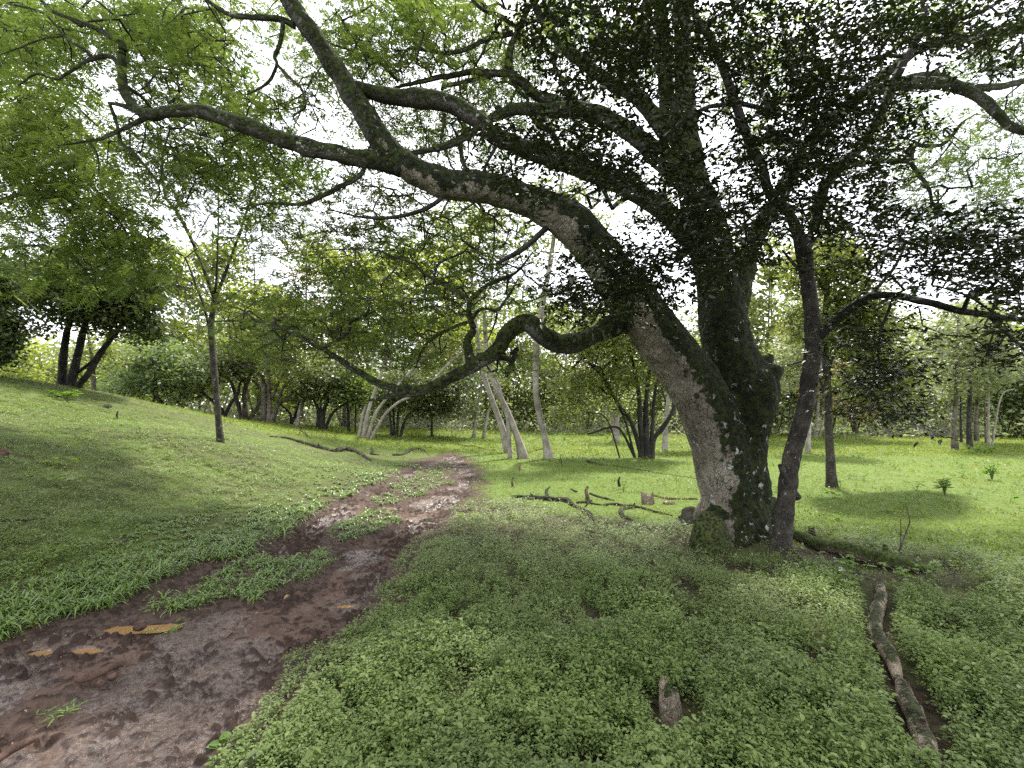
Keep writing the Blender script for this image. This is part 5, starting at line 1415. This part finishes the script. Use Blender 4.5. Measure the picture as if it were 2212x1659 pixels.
stick('upright_stub', 'reddish brown broken stub standing upright among the fallen logs', 'stub', [(1268, 1086, 15, -.06), (1268, 1085, 11, .1), (1266, 1085, 9, .2), (1270, 1085, 8, .28)], M_ROTBROWN)
stick('short_log', 'short black log end touching the reddish upright stub', 'log', [(1246, 1089, 9), (1262, 1088, 8), (1290, 1091, 6), (1312, 1093, 4)], M_DEADBLK)
stick('grey_log', 'grey brown ringed log pointing at the camera among the fallen wood', 'log', [(1245, 1100, 9), (1258, 1108, 11), (1275, 1120, 13), (1291, 1132, 13)], M_DEAD)
stick('dark_stick', 'straight dark stick propped across the grey ringed log', 'stick', [(1256, 1118, 4, .02), (1268, 1116, 4, .14), (1279, 1114, 4, .2)], M_DEADBLK, 7)
stick('dark_stick', 'short dark stick in the herb carpet nearest the camera of the fallen wood', 'stick', [(1257, 1139, 8), (1272, 1145, 7), (1290, 1151, 5)], M_DEADBLK, 8)
stick('dark_stick', 'thin stick lying behind the reddish upright stub', 'stick', [(1234, 1061, 6), (1246, 1067, 6)], M_DEADBLK, 7)
stick('long_log', 'long tapering black log pointing right towards the two boulders', 'log', [(1302, 1092, 4), (1322, 1090, 8), (1350, 1093, 9), (1382, 1101, 8), (1412, 1109, 7), (1454, 1118, 3)], M_DEADBLK, knots=1)
stick('gnarled_branch', 'grey gnarled bent branch curling below the long black log', 'fallen branch', [(1370, 1101, 8), (1352, 1102, 10), (1342, 1107, 11), (1342, 1116, 12), (1355, 1124, 10), (1378, 1130, 5)], M_DEAD)
stick('thin_log', 'thin branch lying flat behind the fallen wood left of the grey stump', 'log', [(1274, 1069, 5), (1298, 1075, 6), (1325, 1080, 4)], M_DEAD)
stick('low_log', 'brown log half sunk in the grass right of the grey stump', 'log', [(1414, 1073, 7), (1440, 1080, 7), (1475, 1083, 6), (1506, 1083, 6)], M_ROTBROWN)
stick('log_piece', 'short pale log piece lying between the grey stump and the huge trunk', 'log', [(1433, 1091, 10), (1445, 1091, 9), (1458, 1092, 8)], M_STUMP)
stick('long_thin_log', 'very long thin log across the shaded lawn left of the huge trunk', 'log', [(1268, 998, 6), (1284, 1002, 6), (1302, 1006, 4), (1342, 1011, 3), (1382, 1016, 4), (1420, 1022, 3), (1462, 1028, 3), (1506, 1034, 4)], M_DEAD)
for (uv, lab) in [((1124, 1016), 'small reddish stub standing on the lawn nearest the leaning grey trunks'), ((1108, 1054), 'small brown broken stub left of the black pointed stub'), ((1215, 1005), 'thin stick poking up from the lawn below the fan stemmed tree'), ((253, 905), 'upright black stub high on the left slope'), ((1338, 1052), 'tiny dark stub on the lawn behind the fallen wood')]:
    u, v = uv
    t = 'thin' in lab
    stick('upright_stub', lab, 'stub', [(u, v, 3 if t else 9, -.05), (u - 2, v, 2.5 if t else 6, .1), (u - 5 if t else u + 1, v, 2 if t else 4, .35 if t else .2)], M_ROTBROWN if 'brown' in lab or 'reddish' in lab else M_DEADBLK, 7)

def stump(name, label, u, v, w, h, mat, jag=.35, seed=0, lean=0.0):
    """splintered stump: a ring wall whose rim height varies, filled inside"""
    p = G(u, v); r = w * p[1] / 2000.0; H = h * p[1] / 1000.0
    n, m = 40, 12
    th = np.linspace(0, 2 * np.pi, n, endpoint=False)
    V = []
    rimh = 1 - jag * vnoise(np.stack([np.cos(th) * 1.6 + seed, np.sin(th) * 1.6, th * 0], -1), seed)
    for k in range(m):
        t = k / (m - 1)
        rr = r * (1.30 - .42 * t ** .5) * (1 + .24 * (vnoise(np.stack([np.cos(th) * 2.2, np.sin(th) * 2.2, th * 0 + t * 1.2], -1), seed + 3) - .5) + .10 * np.sin(th * 5 + seed))
        V += [[p[0] + rr[i] * math.cos(th[i]) + lean * t * H, p[1] + rr[i] * math.sin(th[i]), p[2] - .05 + (H + .05) * t * (1 if k < m - 1 else 1) * (rimh[i] ** (1.4 * t))] for i in range(n)]
    top = len(V)
    V += [[p[0] + lean * H + .72 * (V[top - n + i][0] - p[0] - lean * H), p[1] + .72 * (V[top - n + i][1] - p[1]), p[2] + (V[top - n + i][2] - p[2]) * .82] for i in range(n)]
    V.append([p[0] + lean * H, p[1], p[2] + H * .62])
    F = [[k * n + i, k * n + (i + 1) % n, (k + 1) * n + (i + 1) % n, (k + 1) * n + i] for k in range(m) for i in range(n)]
    F += [[len(V) - 1, top + i, top + i + 1, top + (i + 2) % n] for i in range(0, n, 2)]
    return mesh_from(name, V, F, mat, smooth=True)

tag(stump('stump', '', 1400, 1087, 26, 30, M_STUMP, .5, 5), 'pale grey weathered tree stump on the lawn left of the huge trunk', 'stump')
o = stump('broken_stump', '', 1450, 1545, 42, 120, M_LOGPALE, .6, 9, -.05)
tag(o, 'jagged splintered stump sticking out of the herb carpet in the foreground', 'stump')
tag(stump('rotten_stump', '', 1169, 1536, 34, 50, M_DEADBLK, .5, 13), 'small black rotten stump in the foreground herb carpet', 'stump')
tag(stump('dark_stump', '', 1754, 1160, 14, 28, M_DEAD, .5, 17), 'small dark stump beside the mossy log right of the lichen spotted tree', 'stump')
stick('pale_stick', 'pale sticks lying right of the small dark stump', 'stick', [(1764, 1146, 5), (1790, 1149, 5), (1812, 1149, 4)], M_STUMP, extra=[[(1772, 1150, 5), (1785, 1156, 5), (1794, 1161, 4)]])
stick('splinter', 'grey splinter leaning against the jagged stump in the foreground', 'stick', [(1398, 1515, 10, .02), (1415, 1528, 12, .03), (1432, 1540, 10, .02)], M_DEAD, 8)
stick('mossy_log', 'thick mossy log running right from the foot of the lichen spotted tree', 'log', [(1690, 1162, 24), (1730, 1174, 30), (1775, 1190, 34), (1830, 1208, 42), (1880, 1222, 46), (1930, 1232, 44), (1975, 1238, 36), (2020, 1238, 20)], M_MOSSLOG, 18, .25, -.1, knots=2)
stick('surface_root', 'bare pale root running right from the lichen spotted tree, the upper of two', 'root', [(1697, 1190, 5), (1725, 1192, 6), (1752, 1196, 7), (1785, 1198, 6), (1812, 1203, 3)], M_DEAD)
stick('surface_root', 'bare brown root running right from the lichen spotted tree, the lower of two', 'root', [(1697, 1190, 7), (1722, 1203, 8), (1748, 1216, 9), (1775, 1226, 8), (1800, 1236, 5)], M_DEAD)
stick('dead_branch', 'leafless forked branch rising out of the weeds beyond the half buried log', 'fallen branch', [(1818, 1258, 6), (1840, 1248, 6), (1870, 1234, 6), (1898, 1222, 8, .02), (1928, 1222, 8, .03), (1948, 1216, 6, .14), (1960, 1214, 5, .28), (1970, 1214, 4, .42), (1964, 1214, 2, .6)], M_DEAD, 8,
      extra=[[(1946, 1217, 4, .12), (1950, 1216, 3, .3), (1951, 1216, 2, .45)]])
stick('dead_branch', 'spindly dead twig among the weeds at the right edge of the picture', 'fallen branch', [(2075, 1292, 3), (2066, 1282, 4, .05), (2064, 1270, 3, .12), (2085, 1255, 3, .16), (2110, 1240, 2, .2)], M_DEAD, 6, extra=[[(2064, 1270, 2, .12), (2030, 1268, 2, .08), (2000, 1266, 1.5, .05)], [(2066, 1275, 2, .1), (2100, 1288, 2, .06)]])
stick('half_buried_log', 'pale brown log half buried in herbs pointing from the camera to the weeds', 'log', [(1902, 1268, 18), (1903, 1290, 26), (1900, 1320, 32), (1893, 1350, 36), (1894, 1385, 36), (1908, 1418, 42), (1926, 1452, 42), (1944, 1484, 32)], M_LOGPALE, 14, .2, -.6, extra=[[(1902, 1415, 18), (1912, 1402, 16, .03), (1922, 1395, 8, .08)]])
stick('dark_log', 'dark cracked log nearest the lower right corner of the picture', 'log', [(1950, 1492, 40), (1962, 1520, 52), (1974, 1556, 58), (1985, 1592, 58), (2000, 1640, 64), (2012, 1664, 44)], M_LOGPALE, 16, .25, -.5, knots=1)
stick('black_stick', 'short black stick lying on the herbs left of the half buried log', 'stick', [(1750, 1403, 4), (1768, 1412, 7), (1792, 1426, 5)], M_DEADBLK, 7, sink=-1)
stick('dark_log', 'dark log half hidden in the slope herbs at the left edge', 'log', [(-20, 1126, 10), (20, 1127, 12), (60, 1126, 12), (108, 1121, 8)], M_DEADBLK)
stick('dark_log', 'dark log in the slope herbs above the long bladed grass', 'log', [(228, 1178, 6), (255, 1172, 12), (290, 1166, 12)], M_DEAD)
stick('brown_log', 'small brown log hidden in the long bladed grass at the lower left', 'log', [(135, 1236, 8), (160, 1235, 10), (188, 1232, 9)], M_DEAD)
stick('muddy_log', 'mud-caked stick end lying in the mud at the lower left corner', 'log', [(-20, 1655, 28), (20, 1632, 28), (66, 1610, 24), (74, 1606, 12)], M_MUDWOOD, 14, sink=-.2)
stick('muddy_log', 'broken mud-caked log piece lying in the middle of the mud', 'log', [(158, 1483, 22), (172, 1480, 28), (200, 1471, 26), (215, 1464, 19), (222, 1461, 24), (250, 1451, 22), (268, 1445, 16)], M_MUDWOOD, 16, .2, -.1)

def boulder(name, label, u, v, w, h, mat, seed, depth=.8, cat='rock', facet=.0):
    p = G(u, v); sx = w * p[1] / 2000.0; sz = h * p[1] / 1000.0
    me = bpy.data.meshes.new(name)
    import bmesh
    bm = bmesh.new(); bmesh.ops.create_icosphere(bm, subdivisions=5, radius=1.0); bm.to_mesh(me); bm.free()
    co = np.empty(len(me.vertices) * 3, np.float32); me.vertices.foreach_get('co', co); co = co.reshape(-1, 3).astype(float)
    # cut flat faces
    rs = np.random.default_rng(seed)
    for k in range(6):
        d = nrm(rs.normal(size=3)); d[2] = abs(d[2]) * .8
        c = .62 + .25 * rs.random()
        t = co @ d
        co -= np.outer(np.maximum(t - c, 0), d) * .9
    co += co * ((fbm(co * 1.4 + seed, 3, seed) - .5) * .30)[:, None] + co * ((fbm(co * 8 + seed, 3, seed + 1) - .5) * .07)[:, None]
    co /= np.abs(co).max(0)
    co = co * np.array([sx, sx * depth, sz / 1.55])
    co[:, 2] += sz / 1.55 * .5
    me.vertices.foreach_set('co', (co).astype(np.float32).ravel()); me.update()
    me.polygons.foreach_set('use_smooth', np.ones(len(me.polygons), bool))
    me.materials.append(mat)
    o = bpy.data.objects.new(name, me); COL.objects.link(o); o.location = p
    return tag(o, label, cat)

M_BOULDER = bark_mat('mossy_rock', (.10, .095, .07), (.05, .05, .035), moss=(.045, .06, .012), moss_bias=.75, lichen=.1, scale=2.5, bump=.5, streak=1)
M_ROCK2 = bark_mat('grey_rock', (.13, .12, .09), (.07, .065, .05), moss=(.05, .055, .02), moss_bias=-.15, lichen=.2, scale=2.5, bump=.5, streak=1)
M_MUDROCK = bark_mat('brown_muddy_rock', (.095, .055, .042), (.055, .032, .025), moss_bias=-2, lichen=0, scale=4, bump=.4, streak=1)
boulder('boulder', 'large mossy boulder standing against the foot of the huge trunk', 1531, 1190, 92, 88, M_BOULDER, 31)
boulder('boulder', 'lower brownish boulder left of and behind the large mossy one', 1495, 1136, 50, 40, M_ROCK2, 5)
boulder('rock', 'rounded brown rock at the edge of the orange puddle', 302, 1362, 28, 17, M_MUDROCK, 28)
boulder('rock', 'low mossy rock showing through the sunlit grass high on the left slope', 228, 880, 26, 9, M_ROCK2, 9)
boulder('rock', 'dark earthy rock at the left edge halfway up the slope', 4, 988, 24, 18, M_MUDROCK, 10)
boulder('rock', 'flat tan stone lying in the right hand rut', 926, 1126, 24, 6, M_ROTBROWN, 11)
boulder('rock', 'brown rock in the lower right corner of the picture', 2204, 1655, 34, 30, M_MUDROCK, 12)
boulder('pebble', 'small muddy pebble touching the broken log piece, the left of two', 219, 1480, 17, 12, M_MUDROCK, 13)
boulder('pebble', 'small muddy pebble touching the broken log piece, the right of two', 243, 1470, 20, 12, M_MUDROCK, 14)
boulder('rock', 'dark clod on the slope below the upright black stub', 262, 922, 10, 5, M_DEADBLK, 15)
boulder('rock', 'grey and black clod on the slope right of the upright black stub', 300, 930, 12, 6, M_DEADBLK, 16)
boulder('rock', 'brown clod in the left margin of the track near its bend', 645, 1150, 16, 9, M_MUDROCK, 17)

# ------------------------------------------------------------------ single plants
M_WEED = leaf_mat('weed_leaf', (.06, .12, .02), (.12, .20, .035), .4, (1.5, 1.6, .6), .5, .3)
M_STEM = leaf_mat('weed_stem', (.07, .09, .03), (.07, .09, .03), 0)
M_DRY = leaf_mat('dry_leaf', (.28, .17, .08), (.34, .24, .13), .2, (1.3, 1.2, 1), .6, .3)

def weed(label, u, v, hpx, n=10, Lf=.35, wd=.4, name='weed', mat=None, group=None, spread=.6, cat='weed'):
    p = G(u, v); H = hpx * p[1] / 1000.0
    root = thing(name, label, cat, p, group)
    tb = TB(); fb = Buf()
    ns = max(2, n // 4)
    for s_ in range(ns):
        a = s_ * 6.283 / ns + RNG.random()
        e = np.array([math.cos(a) * spread * H * .5, math.sin(a) * spread * H * .5, H * RNG.uniform(.7, 1)])
        q = np.array([p + [0, 0, -.02], p + e * .5 * [.6, .6, 1.1], p + e])
        V, F = tube(q, [H * .02, H * .015, H * .008], 5, False); tb.add(V, F)
        k = max(3, int(n / ns) + 1)
        t = RNG.uniform(.4, 1, k)[:, None]
        base = q[0] * (1 - t) + q[2] * t
        aa = RNG.random(k) * 6.283
        d = np.stack([np.cos(aa), np.sin(aa), RNG.uniform(-.1, .6, k)], -1)
        L = H * Lf * RNG.uniform(.7, 1.2, k)
        leaf6(fb, base, d, np.stack([RNG.normal(0, .3, k), RNG.normal(0, .3, k), np.ones(k)], -1), L, L * wd, RNG.random(k), .2)
    tb.build('stem', M_STEM, root)
    fb.build('leaves', mat or M_WEED, root)
    return root

weed('tall bushy weed in the sunny lawn, biggest on the right of the picture', 2041, 1068, 36, 44, .34, .34)
weed('bushy weed near the right edge of the sunny lawn', 2143, 1036, 38, 40, .3, .34)
weed('low leafy shrub at the foot of the three-stemmed tree', 140, 862, 20, 60, .5, .5, 'low_shrub', spread=2.4, cat='shrub')
weed('low shrub at the foot of the black ivy-clad trunk', 2122, 980, 20, 60, .45, .45, 'low_shrub', spread=2.6, cat='shrub')
weed('bright yellow green seedling in the herb carpet before the fallen wood', 1222, 1198, 34, 6, .35, .4, 'seedling', M_BG['lime'], cat='seedling')
weed('slim seedling with feathery leaves on the lawn behind the fallen wood', 1347, 1060, 28, 8, .3, .3, 'seedling', cat='seedling')
weed('heart-leaved plant at the muddy edge at the bottom of the picture, the upper of two', 482, 1625, 40, 4, .55, .8, 'heart_leaved_plant', cat='plant')
weed('heart-leaved plant at the muddy edge at the bottom of the picture, the lower of two', 545, 1668, 44, 6, .5, .75, 'heart_leaved_plant', M_BG['blue'], cat='plant')
weed('broad leaved seedling at the bottom edge between the camera and the dark log', 1790, 1665, 50, 14, .75, .5, 'broad_leaved_plant', M_BG['blue'], spread=1.4, cat='plant')
weed('large single leafed plant low in the herb carpet left of the black stick', 1680, 1325, 18, 4, 1.6, .45, 'broad_leaved_plant', M_BG['blue'], spread=1.2, cat='plant')
weed('dark green broad weed in the slope herbs, upper of two', 128, 1008, 22, 14, .9, .5, 'broad_leaved_plant', M_BG['green'], spread=2, cat='plant')
weed('dark green broad weed in the slope herbs, lower of two', 140, 1052, 24, 14, .9, .5, 'broad_leaved_plant', M_BG['blue'], spread=2, cat='plant')
weed('small leafy plant at the foot of the huge trunk beside the lichen spotted tree', 1668, 1190, 28, 14, .6, .3, 'broad_leaved_plant', M_BG['blue'], spread=1.2, cat='plant')
weed('leafy plant on the right bank of the track beside the tan stone', 1000, 1135, 24, 12, .6, .45, 'broad_leaved_plant', M_BG['green'], spread=1.6, cat='plant')
weed('small grassy tuft alone in the mud left of the broken log piece', 128, 1545, 26, 26, .9, .14, 'grass_tuft', M_STRAP, spread=2.6, cat='tuft')
weed('small grassy tuft in the mud below the brown rock', 362, 1380, 24, 18, .8, .16, 'grass_tuft', M_STRAP, spread=1.8, cat='tuft')
for i in range(34):
    u = RNG.uniform(1700, 2205); v = RNG.uniform(962, 1130)
    if i > 26: u, v = RNG.uniform(1180, 1500), RNG.uniform(945, 975)
    weed('small leafy weed dotted over the sunny lawn of the clearing', u, v, RNG.uniform(9, 19) * (.5 + (v - 900) / 200), 14, .45, .4, group='small weeds dotted over the sunny lawn', spread=1.4)
for i in range(46):
    u = RNG.uniform(1700, 2205); v = 1185 + RNG.random() * 100 + (u - 1700) * .05
    weed('leafy weed in the tangle beside the mossy log at the right', u, v, RNG.uniform(16, 34), 12, .55, .45, group='weeds tangled beside the mossy log', spread=1.5, mat=[M_WEED, M_BG['green'], M_BG['blue']][i % 3])

def dry(label, u, v, L, mat=M_DRY):
    p = G(u, v); fb = Buf()
    a = RNG.random() * 6.28; L = L * p[1] / 1000
    leaf6(fb, [p + [0, 0, .03]], [[math.cos(a), math.sin(a), .1]], [[.2, -.3, 1]], L, L * .45, [.6], .25, .3)
    o = fb.build('dry_leaf', mat); so = o.modifiers.new('s', 'SOLIDIFY'); so.thickness = .002
    tag(o, label, 'leaf')
dry('curled brown dead leaf on the mud below the grass island', 569, 1282, 22)
dry('pale brown dead leaf on the mud right of the grass island', 625, 1290, 16)
dry('yellowish leaf on the mud between the two grass islands', 586, 1183, 12)
M_WHITE = leaf_mat('white_litter', (.75, .76, .78), (.8, .8, .8), 0)
dry('crumpled white scrap lying in the weeds right of the lichen spotted tree', 1812, 1240, 26, M_WHITE)

# the wood beyond the tree line, one mass
n = 95000
fb = Buf()
u = RNG.uniform(-500, 2700, n); d = RNG.uniform(50, 82, n)
x = (u - 1106) / 1000 * d
cl = fbm(xy3(x, d, .12), 3, 611)
top = 5 + 11 * fbm(xy3(x, d * .3, .09), 3, 613)
cu = fbm(np.stack([x * .5, d * .5, RNG.random(n) * 0], -1), 2, 615)
zt = RNG.random(n) ** 1.5 * top
keep = fbm(np.stack([x * .45, d * .45, zt * .45], -1), 3, 617) > .40 - .25 * (zt < 3.5)
x, d, zt, cl = x[keep], d[keep], zt[keep], cl[keep]
n = len(x)
z = zg(x, d)
L = RNG.uniform(.5, 1.0, n)
leaf4(fb, np.stack([x, d, z + zt], -1), rdir(n, .6), rdir(n, 1) + np.array([0, -.5, .5]), L, L * .55, np.clip(cl + RNG.normal(0, .25, n), 0, 1))
o = fb.build('woods', M_BG['grey'])
tag(o, 'pale green mass of the far wood beyond the tree line', 'woods', kind='stuff')

# ------------------------------------------------------------------ the air
HAZE = 0
if HAZE:
    V = np.array([[x, y, z] for x in (-130, 130) for y in (-30, 110) for z in (-3, 24)], float)
    F = [[0, 1, 3, 2], [4, 6, 7, 5], [0, 4, 5, 1], [2, 3, 7, 6], [0, 2, 6, 4], [1, 5, 7, 3]]
    hm, N, L = newmat('haze')
    out = nd(N, 'ShaderNodeOutputMaterial'); pv = nd(N, 'ShaderNodeVolumePrincipled')
    pv.inputs['Density'].default_value = HAZE; pv.inputs['Color'].default_value = (.9, .93, .95, 1)
    L.new(pv.outputs[0], out.inputs['Volume'])
    hz_o = mesh_from('haze', V, F, hm)
    hz_o['kind'] = 'stuff'; hz_o['label'] = 'thin pale haze in the air of the clearing'; hz_o['category'] = 'haze'

# litter: fallen leaves and bits over herb carpet, lawn and track
fb = Buf()
x, y = scatter(7000, 1.3, 26, -1.35, 1.35)
k = fbm(xy3(x, y, .9), 3, 631) + RNG.normal(0, .1, len(x)) > .5
x, y = x[k], y[k]; n = len(x)
mm = mudness(x, y)
zb = zg(x, y) + np.where(mm > 0, -.02, np.where(RNG.random(n) < .5, .03, .06))
L = RNG.uniform(.012, .035, n) * np.clip(y / 5, .8, 2.5)
a = RNG.random(n) * 6.283
leaf6(fb, np.stack([x, y, zb], -1), np.stack([np.cos(a), np.sin(a), RNG.normal(0, .2, n)], -1), np.stack([RNG.normal(0, .4, n), RNG.normal(0, .4, n), np.ones(n)], -1), L, L * .42, RNG.random(n), .25, .25)
M_LIT = leaf_mat('leaf_litter', (.10, .065, .04), (.34, .26, .14), .15, (1.2, 1.1, 1), .6, .3)
o = fb.build('litter', M_LIT)
tag(o, 'small dry fallen leaves strewn over the herbs, lawn and mud', 'litter', kind='stuff')

# scattered taller clumps that break up the lawn
x, y = scatter(15000, 4.5, 34, -1.4, 1.35)
k = (RNG.random(len(x)) < lawnp(x, y)) & (mudness(x, y) < -.1) & (fbm(xy3(x, y, .7), 3, 641) > .47)
x, y = x[k], y[k]; n = len(x)
fb = Buf(); z = zg(x, y)
hh = RNG.uniform(.03, .09, n) * np.clip(y / 14, .8, 1.6)
for q in range(6):
    a = RNG.random(n) * 6.283; el = RNG.uniform(.2, 1.2, n)
    d = np.stack([np.cos(a) * np.cos(el), np.sin(a) * np.cos(el), np.sin(el)], -1)
    leaf4(fb, np.stack([x, y, z], -1) + d * (hh * .3)[:, None], d, np.stack([RNG.normal(0, .4, n), RNG.normal(0, .4, n), np.ones(n)], -1), hh, hh * .35, np.clip(RNG.normal(.4, .3, n), 0, 1))
o = fb.build('grass', M_COVER)
tag(o, 'scattered darker clumps standing a little above the lawn', 'grass', kind='stuff')
